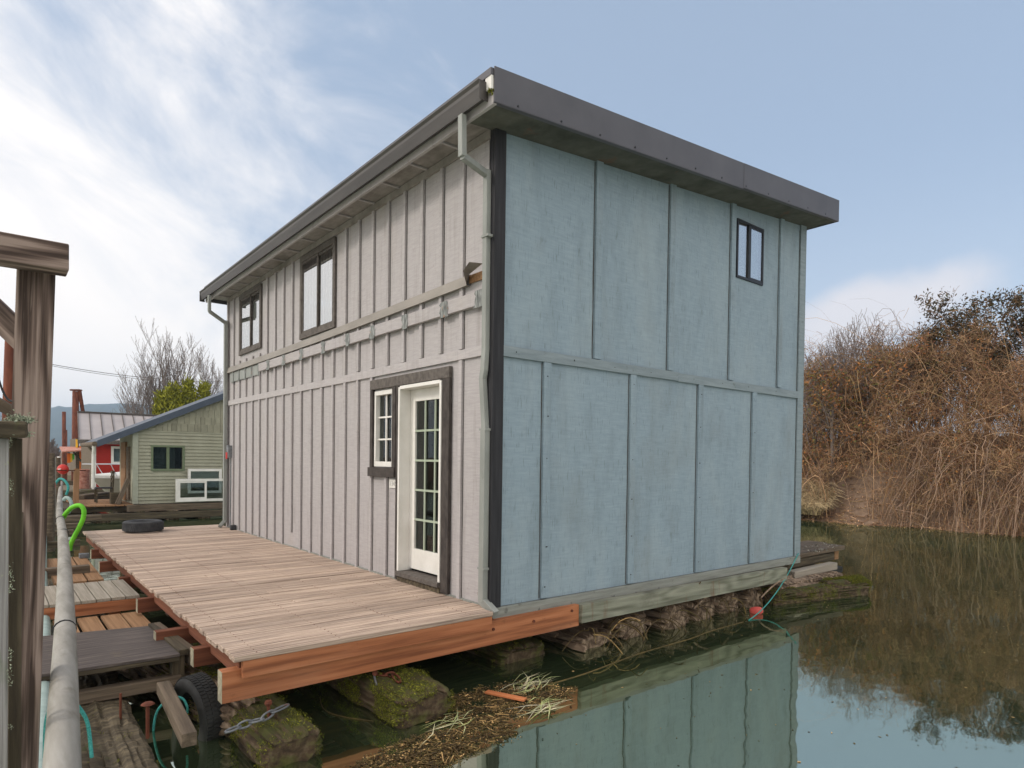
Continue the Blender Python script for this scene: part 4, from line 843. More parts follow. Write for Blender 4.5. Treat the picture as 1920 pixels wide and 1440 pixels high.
# ------------------------------------------------------------------ walkway platforms left of the deck
PL = thing('plywood_platform', (-2.9, 1.3, -.2), 'dark stained plywood platform on heavy timbers beside the near deck corner', 'platform')
a, b, c, d = on(2, -.2, 20, 1273), on(2, -.2, 338, 1226), on(2, -.2, 292, 1172), on(2, -.2, 30, 1197)
def slab(name, quad, t, mat, parent, bev=.004):
    z = Vector((0, 0, t)); return MB().add([q for q in quad]+[q-z for q in quad], [(0, 1, 2, 3), (7, 6, 5, 4), (0, 4, 5, 1), (1, 5, 6, 2), (2, 6, 7, 3), (3, 7, 4, 0)]).build(name, mat, parent, bev=bev)
slab('plywood_sheet', [a, b, c, d], .022, 'plywood_dark', PL)
ax0, ax1 = a.x, b.x
timber('edge_cap', (b.x+.035, a.y-.03, -.205), (b.x+.0, c.y+.02, -.205), .075, .05, 'wetwood', PL)
timber('end_board', (b.x+.10, a.y-.05, -.25), (b.x+.03, c.y+.0, -.24), .05, .13, 'oldtimber', PL)
timber('front_board', (ax0, a.y+.02, -.24), (b.x+.0, b.y+.02, -.24), .03, .032, 'wetwood', PL)
timber('lower_beam', (ax0, a.y+.06, -.43), (b.x+.02, b.y+.06, -.42), .10, .09, 'oldtimber', PL, bev=.008)
timber('leg', (b.x-.0, b.y+.1, -.55), (b.x-.0, b.y+.1, -.23), .09, .09, 'wetwood', PL)
timber('leg', (b.x-.0, c.y-.1, -.55), (b.x-.0, c.y-.1, -.23), .09, .09, 'wetwood', PL)
timber('rear_beam', (ax0, c.y-.05, -.30), (b.x, c.y-.05, -.30), .06, .14, 'wetwood', PL)

PS = thing('plank_step', (-2.8, 3.7, -.15), 'pale grey plank step on an orange joist beside the deck edge', 'platform')
x0_, x1_, y0_, y1_ = -3.30, -2.375, 3.20, 4.32
n = 7
for i in range(n):
    xa = x0_+(x1_-x0_)*i/n
    m_, ln = frame((xa+.066, y0_+rnd.uniform(-.008, .008), -.166), (xa+.066, y1_, -.166)); MB().box((0, -.062, -.016), (ln, .062, .016)).build('plank', 'walkplank', PS, mtx=m_, bev=.003)
timber('front_joist', (x0_, y0_+.03, -.245), (x1_-.01, y0_+.03, -.245), .045, .12, 'cedar', PS)
timber('rear_joist', (x0_, y1_-.05, -.245), (x1_-.01, y1_-.05, -.245), .045, .12, 'cedar', PS)
timber('leg', (x1_-.22, y0_+.12, -.42), (x1_-.22, y0_+.12, -.20), .10, .09, 'cedar', PS)
PB = thing('lower_step', (-2.8, 2.5, -.32), 'low step of bright tan boards between the plank step and the plywood platform', 'platform')
for i, (xa, l0, l1) in enumerate(((-3.15, 2.15, 3.15), (-2.95, 2.15, 3.12), (-2.75, 2.18, 3.1), (-2.57, 2.2, 3.1))):
    m_, ln = frame((xa+.09, l0, -.32), (xa+.09, l1, -.32)); MB().box((0, -.085, -.018), (ln, .085, .018)).build('plank', 'walkbrown', PB, mtx=m_, bev=.004)
timber('joist', (-3.2, 3.0, -.39), (-2.5, 3.0, -.39), .05, .1, 'wetwood', PB)
PC = thing('brown_step', (-2.7, 6.8, -.35), 'low brown board step beside the middle of the deck', 'platform')
for i in range(3):
    xa = -2.98+.19*i; m_, ln = frame((xa+.09, 5.55, -.35), (xa+.12, 8.0, -.35)); MB().box((0, -.085, -.018), (ln, .085, .018)).build('plank', 'walkbrown', PC, mtx=m_, bev=.004)
timber('joist', (-3.05, 5.7, -.42), (-2.45, 5.7, -.42), .05, .1, 'wetwood', PC); timber('joist', (-3.0, 7.9, -.42), (-2.35, 7.9, -.42), .05, .1, 'wetwood', PC)
MB().box((-2.50, 7.75, -.33), (-2.36, 7.88, -.26)).build('junction_box', 'galv', PC, bev=.008)

# cross timbers further along the walkway
desc = ['tan cross timber just beyond the brown step', 'dark wet cross timber behind the tan one', 'third cross timber along the walkway, beside the far deck corner', 'thin cross timber just past the far end of the deck',
        'cross timber in front of the brown landing, nearer of two', 'broad cross timber in front of the brown landing, farther of two', 'cross timber left of the brown landing', 'cross timber left of the chair', 'cross timber near the boat bow', 'farthest cross timber below the red buoy']
for i, (py, x_r, z, hh, mt_) in enumerate(((1068, 168, -.30, .14, 'oldtimber'), (1018, 150, -.42, .13, 'wetwood'), (998, 138, -.38, .12, 'oldtimber'), (985, 150, -.35, .12, 'oldtimber'), (970, 190, -.30, .14, 'oldtimber'), (957, 172, -.30, .2, 'wetwood'), (940, 160, -.28, .2, 'oldtimber'), (926, 158, -.2, .2, 'wetwood'), (914, 160, -.15, .22, 'walkplank'), (905, 160, -.10, .22, 'oldtimber'))):
    q1 = on(2, z, x_r, py); q0 = Vector((q1.x-1.6, q1.y+.02, z+rnd.uniform(-.02, .02)))
    tag(timber('cross_timber', q0, q1, .14, hh, mt_, bev=.008), desc[i], 'timber', 'cross timbers along the walkway')
st = on(2, -.33, 306, 1288); en = Vector((-2.70, -.45, -.36))
tag(timber('timber_strut', st, en, .085, .085, 'oldtimber', bev=.006), 'brown square strut running down beside the old black tyre', 'timber')
tyre('old_tyre', tuple(on(2, -.50, 378, 1345)+Vector((0, .1, 0))), (.97, .2, .05), .27, .17, 'old black treaded tyre wedged under the deck corner', 'rubber_wet')

# ------------------------------------------------------------------ pipes, hoses, ropes
pz = .3
pp = smooth_pts([on(2, pz, 112, 1640), on(2, pz, 118, 1360), on(2, pz, 122, 1180), on(2, pz, 121, 1060), on(2, pz, 117, 1000), on(2, pz, 112, 960), on(2, pz, 113, 925), on(2, pz, 115, 905)])
PI = thing('grey_pipe', pp[0], 'long grimy grey conduit pipe running along the walkway past the gate post', 'pipe')
MB().tube(pp, .055, 20).build('pipe_run', 'pipe', PI, smooth=True)
for (px, py) in ((121, 1181), (119, 1000), (113, 975)):
    c = on(2, pz, px, py); t = Vector((.06, 1, 0)).normalized(); m_, _ = frame(c, c+t); loop = [m_ @ Vector((0, .058*math.cos(2*math.pi*k/16), .058*math.sin(2*math.pi*k/16))) for k in range(17)]
    MB().tube(loop, .0045, 5, cap=False).build('black_tie', 'black_frame', PI)
p2 = smooth_pts([on(2, -.3, 70, 1560), on(2, -.3, 78, 1345), on(2, -.3, 83, 1180), on(2, -.3, 80, 1080), on(2, -.3, 84, 950), on(2, -.28, 88, 925)])
tag(MB().tube(p2, .052, 16).build('teal_pipe', 'pipe2', loc=p2[0], smooth=True), 'pale teal pipe running low beside the gate post below the grey pipe', 'pipe')
def loop_rope(name, pts, r, mat, label, cat='rope', n=8):
    P = smooth_pts(pts, 10); return tag(MB().tube(P, r, n).build(name, mat, loc=P[0], smooth=True), label, cat)
d = 3.0
loop_rope('teal_rope', [at(84, 1420, 2.9), at(86, 1360, 2.9), at(94, 1330, 2.88), at(112, 1314, 2.86), at(135, 1316, 2.88), at(152, 1332, 2.92), at(165, 1360, 2.98), at(172, 1420, 3.0)], .0085, 'rope', 'teal rope looped over the near end of the grey pipe')
loop_rope('teal_rope', [at(284, 1420, 4.6), at(290, 1350, 4.6), at(303, 1322, 4.55), at(325, 1308, 4.5), at(342, 1310, 4.5), at(351, 1325, 4.5), at(351, 1336, 4.55)], .0085, 'rope', 'teal rope arched over the brown strut')
loop_rope('lime_hose', [at(116, 975, 10.6), at(126, 960, 10.5), at(138, 950, 10.4), at(150, 948, 10.4), at(157, 956, 10.4), at(156, 972, 10.4), at(148, 990, 10.4), at(140, 1005, 10.4), at(133, 1020, 10.4), at(131, 1032, 10.4)], .036, 'lime', 'thick lime green hose looping up beside the grey pipe', 'hose', 12)
loop_rope('teal_hose', [at(119, 938, 13), at(124, 933, 13), at(131, 937, 13), at(134, 948, 13), at(128, 962, 13)], .035, 'pipe2', 'dull teal hose loop behind the lime hose', 'hose', 10)
loop_rope('teal_hose', [at(103, 908, 16), at(112, 898, 16), at(122, 902, 16), at(128, 914, 16), at(124, 928, 16)], .03, 'rope', 'bright teal hose loop under the red buoy', 'hose', 10)
loop_rope('black_cable', [at(-6, 700, 3.6), at(4, 730, 3.6), at(14, 748, 3.6), at(26, 752, 3.6), at(34, 742, 3.6)], .006, 'black_frame', 'thin black cable hanging behind the gate brace', 'cable', 6)
loop_rope('frayed_rope', [on(2, WZ+.005, 600, 1308), on(2, WZ+.005, 608, 1330), on(2, WZ+.005, 640, 1343), on(2, WZ+.005, 700, 1352)], .0032, 'debris', 'thin pale stem floating curved in the dark water by the deck', 'stem', 5)

# ------------------------------------------------------------------ gate frame at far left
GF = thing('gate_frame', at(30, 1520, 2.9), 'weathered brown timber gate frame with a knotty post and a cross beam', 'gate')
def up_toward_cam(p): return (CP-Vector(p)).normalized()
pb, pt = at(33, 1520, 2.92), at(68.5, 500, 2.92)
gp = timber('post', pb, pt, .14, .14, 'post', GF, up=up_toward_cam(pt), bev=.006)
b0, b1 = at(-260, 423, 2.45), at(127, 489, 2.86)
timber('cross_beam', b0, b1, .13, .118, 'post', GF, up=(0, 0, 1), bev=.006)
timber('brace', at(-120, 480, 2.96), at(48, 640, 2.97), .035, .115, 'post', GF, up=(0, 0, 1), bev=.004)
timber('brace', at(-40, 735, 2.96), at(40, 782, 3.0), .035, .05, 'oldtimber', GF, bev=.004)
timber('batten_strip', at(29, 1520, 2.80), at(38, 960, 2.80), .02, .018, 'oldtimber', GF)
GP = thing('weathered_post', at(5, 1520, 2.3), 'grey lichen-spotted board post with a black mossy cap at the left edge', 'post')
q0, q1 = at(0, 1520, 2.35), at(3, 822, 2.35)
timber('face_board', at(-4, 1520, 2.38), at(-1, 822, 2.38), .055, .055, 'greypost', GP, up=up_toward_cam(q1))
timber('edge_board', at(27, 1520, 2.45), at(29.5, 822, 2.45), .04, .022, 'wetwood', GP, up=up_toward_cam(q1))
mb = MB(); ca, cb_ = at(-60, 806, 2.30), at(44, 806, 2.42); mb.beam(ca, cb_, .16, .062); cp = mb.build('cap', 'wetwood', GP, bev=.012)
P = np.array([tuple(ca.lerp(cb_, 1-.22*nr.rand()**1.5)+Vector((nr.normal()*.012, nr.normal()*.025, .028+abs(nr.normal())*.01-.05*(nr.rand() < .3)))) for _ in range(2600)])
MAT['lichen'] = M('grey_green_lichen', [(.3, (.16, .18, .12)), (.7, (.34, .37, .27))], rough=.9, bump=0, isl=.4)
V, F = np_leaves(P, .010, .5); tag(fast_mesh('lichen', V, F, 'lichen', cp), kind='stuff')
P = np.array([tuple(q0.lerp(q1, nr.rand())+RT*(.052+abs(nr.normal())*.008)-FW*.03) for _ in range(900)]); dn = np.array([mnoise.noise(Vector((p_[2]*6, 0, 0))) for p_ in P]); P = P[dn > .1]
V, F = np_leaves(P, .007, .5); tag(fast_mesh('lichen', V, F, 'lichen', GP), kind='stuff')
tag(MB().tube([at(6, 1000, 5.2), at(19, 640, 5.2)], .036, 14).build('steel_pile', 'rust', loc=at(6, 1000, 5.2), smooth=True), 'dark red steel pole standing behind the gate frame brace', 'pole')

# ------------------------------------------------------------------ neighbouring green house
YG = on(2, -.13, 255, 945).y
gy = lambda px, py: on(1, YG, px, py)
c0 = gy(250, 945); c1 = gy(420, 943)
GH = thing('green_house', (c0.x, YG, -.13), 'sage green floating house with shingled gable and slate blue roof edge', 'house')
xl, xr = c0.x, c0.x+6.4
wz0 = c0.z; f = MB()
apex_x = xl+4.6
def groof(x):                                     # underside of the roof over the gable
    A, B = gy(262, 806), gy(420, 745); s = (B.z-A.z)/(B.x-A.x); return A.z+s*(x-A.x) if x < apex_x else A.z+s*(apex_x-A.x)-s*(x-apex_x)
wa, wb, wc, wd_ = gy(287, 838), gy(342, 838), gy(287, 879), gy(342, 879)
gw = (wa.x, wb.x, wc.z, wa.z)
mb = grid_wall(1, YG, .12, [xl, apex_x, xr], [wz0, 9.0], [gw], topf=lambda x: groof(x))
step = .105; z = wz0; zt_ = gy(262, 806).z-.05
while z < zt_:
    for (u0, u1) in (((xl, xr),) if (z+step < gw[2]-.04 or z > gw[3]+.04) else ((xl, gw[0]), (gw[1], xr))):
        mb.add([(u0, YG-.036, z), (u1, YG-.036, z), (u1, YG-.006, z+step+.004), (u0, YG-.006, z+step+.004), (u0, YG, z), (u1, YG, z)], [(0, 1, 2, 3), (0, 4, 5, 1)])
    z += step
mb.box((xl-.02, YG-.03, zt_), (xr, YG, zt_+.04))
mb.build('lap_wall', 'sage', GH)
f = MB(); f.box((xl-.03, YG-.05, wz0), (xl+.12, YG-.002, groof(xl+.05)-.02)); f.build('corner_trim', 'sage_trim', GH)
f = MB(); zz_ = zt_+.05; row = 0
while zz_ < groof(apex_x)-.1:
    x = xl+.1+rnd.uniform(0, .1)
    while x < xr-.2:
        ws = rnd.uniform(.09, .22); zt2 = min(zz_+.24, groof(x)-.03, groof(x+ws)-.03)
        if zt2 > zz_+.03: f.box((x, YG-.018-rnd.uniform(0, .006), zz_-rnd.uniform(0, .015)), (x+ws-.012, YG+.001, zt2))
        x += ws
    zz_ += .235; row += 1
f.build('gable_shingles', 'shingle', GH)
f = MB(); yf = YG-.16
ra, rb_ = on(1, yf, 182, 826), on(1, yf, 420, 737)
sl_ = (rb_.z-ra.z)/(rb_.x-ra.x); ax_ = apex_x; az = ra.z+sl_*(ax_-ra.x); x2 = ax_+(ax_-ra.x)
f.prism([(ra.x, ra.z), (ax_, az), (x2, ra.z), (x2, ra.z-.19), (ax_, az-.20), (ra.x, ra.z-.19)], 1, yf-.02, yf+.03)
rfo = f.build('roof', 'bluefascia', GH)
MB().prism([(ra.x+.01, ra.z-.01), (ax_, az-.01), (x2-.01, ra.z-.01), (x2-.01, ra.z-.09), (ax_, az-.10), (ra.x+.01, ra.z-.09)], 1, yf+.031, YG+2.9).build('roof_deck', 'bluefascia', rfo)
MB().tube([(ra.x-.06, yf-.02, ra.z-.10), (ra.x-.06, YG+2.9, ra.z-.10)], .07, 8).build('gutter', 'oldtimber', rfo)
dsx = on(1, yf+.4, 174.5, 860).x; MB().tube([(ra.x-.06, yf+.1, ra.z-.15), (dsx, yf+.3, ra.z-.4), (dsx, yf+.4, wz0+.5)], .045, 8).build('downspout', 'white_paint', GH)
f = MB(); t = .06
f.box((gw[0]-t, YG-.045, gw[2]-t), (gw[1]+t, YG-.003, gw[2])); f.box((gw[0]-t, YG-.045, gw[3]), (gw[1]+t, YG-.003, gw[3]+t)); f.box((gw[0]-t, YG-.045, gw[2]), (gw[0], YG-.003, gw[3])); f.box((gw[1], YG-.045, gw[2]), (gw[1]+t, YG-.003, gw[3])); xm = (gw[0]+gw[1])/2; f.box((xm-.04, YG-.02, gw[2]), (xm+.04, YG+.03, gw[3]))
wn = f.build('window', 'olive_frame', GH); MB().box((gw[0], YG+.05, gw[2]), (gw[1], YG+.054, gw[3])).build('pane', 'glass_dark', wn)
MB().box((gw[0]-.1, YG+.25, gw[2]-.1), (xm+.25, YG+.26, gw[3]+.1)).build('curtain', 'curtain', wn); MB().box((xl+.12, YG+1.5, wz0), (xr-.1, YG+1.6, 2.2)).build('inner_wall', 'dark', GH)
MB().box((xl, YG+.12, wz0), (xl+.1, YG+2.6, 2.0)).build('side_wall', 'sage', GH)
mb = MB(); mb.box((xl-.06, YG+1.1, wz0+.05), (xl-.002, YG+2.0, 1.75)); mb.build('side_door', 'walkbrown', GH)
MB().box((xl-.06, YG+.5, wz0+.1), (xl-.002, YG+.9, 1.6)).build('shutter', 'oldtimber', GH)
MB().box((xl-1.7, YG-.0, -.34), (xr, YG+2.6, -.20)).build('float_base', 'wetwood', GH)
timber('float_beam', (xl-.2, YG-.22, -.24), (xr, YG-.22, -.24), .2, .2, 'oldtimber', GH, bev=.01)
timber('float_beam', (xl-1.8, YG-.30, -.47), (xr, YG-.30, -.47), .3, .2, 'wetwood', GH, bev=.02)
mb = MB()
for x in (.4, 1.3, 2.2, 3.1): mb.tube([(xl+x-1.2, YG-.35, -.6), (xl+x-1.2, YG+6, -.6)], .18, 10)
mb.build('float_logs', 'log', GH)
# its landing of brown planks
LD = thing('brown_landing', (xl-.9, YG+1, -.15), 'brown plank landing at the corner of the sage green house', 'deck')
n = 6; xa0 = on(2, -.15, 165, 955).x; 
for i in range(n):
    xa = xl-1.45+i*.24; m_, ln = frame((xa+.12, YG-.15, -.15), (xa+.12, YG+2.9, -.15)); MB().box((0, -.112, -.02), (ln, .112, .02)).build('plank', 'walkbrown', LD, mtx=m_)
# leaning boards, chair, window frames
lb0 = on(1, YG-.1, 246, 944); 
tag(timber('leaning_board', (xl-.42, YG-.02, -.12), (xl-.12, YG+.06, .62), .12, .14, 'oldtimber', up=(0, 1, 0)), 'brown board leaning against the corner of the sage green house', 'board')
CR = thing('dark_crate', (xl-.45, YG+.35, -.13), 'dark slatted crate behind the leaning board', 'crate')
MB().box((xl-.55, YG+.20, -.12), (xl-.30, YG+.23, .22)).box((xl-.30, YG+.20, -.12), (xl-.27, YG+.5, .22)).box((xl-.55, YG+.23, -.12), (xl-.52, YG+.5, .22)).build('sides', 'wetwood', CR)
MB().box((xl-.52, YG+.23, .16), (xl-.30, YG+.5, .19)).build('lid', 'wetwood', CR)
ch = thing('wooden_chair', (xl-.85, YG+1.5, -.13), 'old dark wooden chair with slatted back on the brown landing', 'chair')
cx_, cy_, z0c = xl-.62, YG+1.2, -.13
for (dx, dy, h) in ((-.2, -.2, .44), (-.2, .2, .44), (.2, -.2, .98), (.2, .2, .98)): MB().beam((cx_+dx, cy_+dy, z0c), (cx_+dx+(.05 if h > .5 else 0), cy_+dy, z0c+h), .04, .04, up=(1, 0, 0)).build('leg', 'wetwood', ch)
MB().box((cx_-.23, cy_-.22, z0c+.43), (cx_+.22, cy_+.22, z0c+.47)).build('seat', 'rubber', ch)
f = MB()
for z in (.62, .76, .9): f.box((cx_+.20, cy_-.2, z0c+z), (cx_+.23, cy_+.2, z0c+z+.06))
f.build('backrest', 'wetwood', ch)
f = MB()
for dy in (-.2, .2): f.box((cx_-.2, cy_+dy-.012, z0c+.2), (cx_+.2, cy_+dy+.012, z0c+.23))
f.build('stretcher', 'wetwood', ch)
def leaning_window(name, px0, py0, px1, py1, yy, label, slider):
    A = on(1, yy, px0, py1); B = on(1, yy, px1, py1); T = on(1, yy, px0, py0); x0w, x1w, z0w, z1w = A.x, B.x, A.z, T.z
    e = thing(name, (x0w, yy, z0w), label, 'window frame', 'loose window frames against the green house'); t = .075
    f = MB(); f.box((x0w, yy-.05, z0w), (x1w, yy+.03, z0w+t)); f.box((x0w, yy-.05, z1w-t), (x1w, yy+.03, z1w)); f.box((x0w, yy-.05, z0w+t), (x0w+t, yy+.03, z1w-t)); f.box((x1w-t, yy-.05, z0w+t), (x1w, yy+.03, z1w-t)); f.build('frame', 'white_paint', e)
    if slider:
        xm_ = x0w+(x1w-x0w)*.60; f = MB(); f.box((x0w+t, yy-.04, z0w+t), (xm_, yy-.01, z0w+t+.05)); f.box((x0w+t, yy-.04, z1w-t-.05), (xm_, yy-.01, z1w-t)); f.box((x0w+t, yy-.04, z0w+t+.05), (x0w+t+.05, yy-.01, z1w-t-.05)); f.box((xm_-.06, yy-.04, z0w+t+.05), (xm_, yy-.01, z1w-t-.05)); f.build('sash', 'white_paint', e)
    MB().box((x0w+t, yy, z0w+t), (x1w-t, yy+.004, z1w-t)).build('pane', 'glass', e)
leaning_window('loose_window', 352, 879, 415, 925, YG-.14, 'white framed window leaning behind the other against the sage green wall', False)
leaning_window('loose_window', 329, 898, 424, 941, YG-.27, 'larger white sliding window frame standing in front of the sage green wall', True)

# ------------------------------------------------------------------ red house
YR = at(200, 860, 29).y
ry = lambda px, py, o=0: on(1, YR+o, px, py)
e0 = ry(196, 900)
RH = thing('red_house', (e0.x, YR, -.2), 'barn red floating house with a mauve-grey standing seam roof', 'house')
ra, rb_ = on(1, YR-.5, 147, 823), on(1, YR+2.6, 145, 773)
xL = ra.x; xM = rb_.x; xR = xL+8; el, rl = ra.z, rb_.z
f = MB(); f.add([(xL, YR-.5, el), (xR, YR-.5, el), (xR, YR+2.6, rl), (xM, YR+2.6, rl), (xL, YR-.5, el-.06), (xR, YR-.5, el-.06), (xR, YR+2.6, rl-.06), (xM, YR+2.6, rl-.06)], [(0, 1, 2, 3), (7, 6, 5, 4), (0, 4, 5, 1), (1, 5, 6, 2), (2, 6, 7, 3), (3, 7, 4, 0)])
f.add([(xM, YR+2.6, rl-.02), (xR, YR+2.6, rl-.02), (xR, YR+5.8, el), (xM+.8, YR+5.8, el)], [(0, 1, 2, 3)])
rfo = f.build('roof', 'metalroof', RH)
f = MB(); x = xL+.02
while x < xR:
    f.beam((x, YR-.5, el+.02), (x+xM-xL, YR+2.6, rl+.02), .03, .05); x += .45
f.build('standing_seams', 'trim_brown', rfo)
f = MB(); f.box((xM, YR+2.5, rl), (xR, YR+2.7, rl+.06)); f.build('ridge_cap', 'trim_brown', rfo)
MB().box((xL-.03, YR-.53, el-.20), (xR, YR-.5, el-.03)).build('fascia', 'trim_brown', RH)
wx = ry(177, 860).x; wA, wB = ry(213, 841), ry(240, 866)
rw = (wA.x, wA.x+.9, wB.z, wA.z)
grid_wall(1, YR, .1, [wx, xR-.5], [-.2, el-.05], [rw]).build('front_wall', 'redwall', RH)
MB().box((wx, YR+.1, -.2), (wx+.1, YR+5.3, el)).build('side_wall', 'oldtimber', RH)
f = MB(); t = .1
f.box((rw[0]-t, YR-.04, rw[2]-t), (rw[1]+t, YR-.002, rw[2])); f.box((rw[0]-t, YR-.04, rw[3]), (rw[1]+t, YR-.002, rw[3]+t)); f.box((rw[0]-t, YR-.04, rw[2]), (rw[0], YR-.002, rw[3])); f.box((rw[1], YR-.04, rw[2]), (rw[1]+t, YR-.002, rw[3]))
wn = f.build('window', 'white_paint', RH); MB().box((rw[0], YR+.04, rw[2]), (rw[1], YR+.044, rw[3])).build('pane', 'glass', wn); MB().box((rw[0]-.1, YR+.3, rw[2]-.1), (rw[1]+.1, YR+.31, rw[3]+.1)).build('curtain', 'greyblind', wn)
MB().box((wx-.1, YR-.03, -.2), (wx+.06, YR-.002, el-.1)).build('corner_trim', 'white_paint', RH)
MB().box((xL+.1, YR-.5, -.55), (xR, YR+5.5, -.2)).build('float_base', 'wetwood', RH)
f = MB(); pa = Vector((wx-.05, YR-.05, el-.55)); f.beam(pa, (xL+.2, YR-.4, el-.06), .08, .08); f.build('eave_bracket', 'oldtimber', RH)

# bright orange cabin further on
q = at(150, 880, 34); OC = thing('orange_cabin', (q.x, q.y, -.2), 'small orange, blue and yellow painted cabin beyond the red house', 'cabin')
def col_box(a, b, yy, mat, nm, dy=.3):
    A, B = on(1, yy, *a), on(1, yy, *b); return MB().box((A.x, yy, B.z), (B.x, yy+dy, A.z)).build(nm, mat, OC)
col_box((142, 822), (175, 885), q.y, 'oldtimber', 'wall', 3); col_box((149, 826), (152, 884), q.y-.05, 'orangewall', 'corner_board', .04); col_box((167, 840), (171, 880), q.y-.05, 'redwall', 'panel', .04); col_box((158, 834), (165, 872), q.y-.05, 'bluewall', 'door', .04); col_box((142, 824), (146, 845), q.y-.06, 'yellow', 'yellow_board', .04)
col_box((148, 829), (164, 837), q.y-.07, 'greyblind', 'window', .04); col_box((154, 845), (157, 884), q.y-.06, 'orangewall', 'post', .05); col_box((126, 850), (132, 868), q.y-.6, 'orangewall', 'flag', .03); col_box((132, 850), (135.5, 866), q.y-.6, 'yellow', 'flag', .03); col_box((135.5, 851), (139.5, 862), q.y-.6, 'green', 'flag', .03)
f = MB(); A, B = on(1, q.y-1.2, 116, 846), on(1, q.y-.2, 160, 838); f.add([(A.x, q.y-1.2, A.z), (B.x, q.y-1.2, A.z+.1), (B.x, q.y+.2, B.z), (A.x, q.y+.2, B.z), (A.x, q.y-1.2, A.z-.06), (B.x, q.y-1.2, A.z+.04), (B.x, q.y+.2, B.z-.06), (A.x, q.y+.2, B.z-.06)], [(0, 1, 2, 3), (7, 6, 5, 4), (0, 4, 5, 1), (1, 5, 6, 2), (2, 6, 7, 3), (3, 7, 4, 0)]); f.build('awning', 'awning', OC)
timber('awning_brace', on(1, q.y-1, 138, 848), on(1, q.y-.2, 153, 866), .06, .08, 'wetwood', OC)

# piles and the steel A-frame
def pile(name, px, pyt, d, r, label, mat='rust', grp='steel piles along the walkway'):
    b = at(px, 860, d); t = at(px, pyt, d); return tag(MB().tube([(b.x, b.y, -1.6), t], r, 14).build(name, mat, loc=(b.x, b.y, -1.6), smooth=True), label, 'pile', grp)
pile('steel_pile', 120, 772, 42, .11, 'dark red steel pile left of the steel A-frame')
pile('steel_pile', 124.5, 806, 48, .06, 'shorter thin steel pile just behind the dark red one')
AF = thing('pile_frame', at(140, 870, 36), 'rust red steel A-frame on a pile rising behind the metal roof', 'pile frame')
MB().tube([at(139, 960, 36), at(142, 734, 36)], .16, 12).build('pile', 'rust', AF, smooth=True); MB().tube([at(149, 733, 36), at(160, 800, 36.5)], .10, 10).build('raking_leg', 'rust', AF); MB().beam(at(134, 731.5, 36), at(151, 731.5, 36), .3, .08).build('cap_plate', 'rust', AF)
GRP = 'grey timber pilings beside the pipe'
for i, (px, pt_, pbm, d, r, lb) in enumerate(((92, 850, 1000, 13, .10, 'nearest weathered grey piling, just right of the gate post'), (99, 857, 960, 17, .07, 'slim pale piling behind the nearest grey one'), (107, 858, 950, 20, .09, 'dark brown piling left of the red buoy'))):
    b = at(px, pbm, d); t = at(px, pt_, d); tag(MB().tube([(b.x, b.y, -1.2), (t.x, t.y, t.z)], r, 12).build('timber_piling', ('oldtimber', 'walkplank', 'oldtimber')[i], loc=(b.x, b.y, -1.2)), lb, 'piling', GRP)
b = at(110.5, 876, 21); t = at(110.5, 856, 21); tag(MB().tube([(b.x, b.y, -.4), t], .045, 10).build('plastic_pipe', 'white_paint', loc=(b.x, b.y, -.4), smooth=True), 'short white plastic standpipe above the red buoy', 'pipe')
c = at(118, 880, 19); m_ = Matrix.Translation(c) @ Matrix.Rotation(R(90), 4, 'X')
by = thing('red_buoy', c, 'round red buoy hanging over the far end of the grey pipe', 'buoy')
MB().lathe([(.15*math.sin(math.pi*k/12)+.0005, -.15*math.cos(math.pi*k/12)) for k in range(13)], 18, m_).build('ball', 'red_plastic', by, smooth=True)
c2 = c-FW*.153+UP*.01; mm2 = Matrix(((RT.x, UP.x, -FW.x, c2.x), (RT.y, UP.y, -FW.y, c2.y), (RT.z, UP.z, -FW.z, c2.z), (0, 0, 0, 1)))
MB().box((-.045, .0, -.02), (.045, .014, .004), mm2).box((-.04, -.022, -.02), (.03, -.010, .004), mm2).build('white_marking', 'white_paint', by)
c = at(97.5, 909, 15); m_ = Matrix.Translation(c) @ Matrix.Rotation(R(0), 4, 'Z')
by = thing('red_fender', c, 'tall oval red fender float beside the grey piling', 'fender'); MB().lathe([(.07*math.sin(math.pi*k/12)+.0005, -.19*math.cos(math.pi*k/12)) for k in range(13)], 16, m_).build('body', 'red_plastic', by, smooth=True)
c2 = c-FW*.071; mm2 = Matrix(((RT.x, UP.x, -FW.x, c2.x), (RT.y, UP.y, -FW.y, c2.y), (RT.z, UP.z, -FW.z, c2.z), (0, 0, 0, 1)))
MB().box((-.02, .02, -.02), (.02, .035, .003), mm2).box((-.02, -.015, -.02), (.02, .0, .003), mm2).box((-.02, -.05, -.02), (.02, -.035, .003), mm2).build('white_marking', 'white_paint', by)
pb_, pt_ = at(141, 948, 19), at(144, 880, 19.5)
tag(timber('brown_post', (pb_.x, pb_.y, -.6), pt_, .14, .14, 'walkbrown', up=(0, 1, 0)), 'orange-brown timber post left of the rusty barrel', 'post')
a_, b_ = at(88, 882, 18), at(160, 882, 20); tag(MB().tube([a_, b_], .018, 6).build('hand_rail', 'rust', loc=a_), 'thin rusty handrail running behind the red buoy', 'rail')
c = at(155, 898, 22); br = thing('rusty_barrel', (c.x, c.y, c.z-.33), 'pale rusty barrel between the brown post and the boat bow', 'barrel')
MB().lathe([(.001, -.33), (.2, -.33), (.21, -.32), (.2, -.12), (.215, -.11), (.2, -.1), (.2, .1), (.215, .11), (.2, .12), (.21, .32), (.2, .33), (.19, .31), (.001, .31)], 24, Matrix.Translation(c)).build('drum', 'awning', br, smooth=False)
tag(timber('float_log', at(150, 936, 21), at(205, 929, 22.5), .3, .28, 'oldtimber', bev=.04), 'brown squared float log behind the brown landing', 'log')

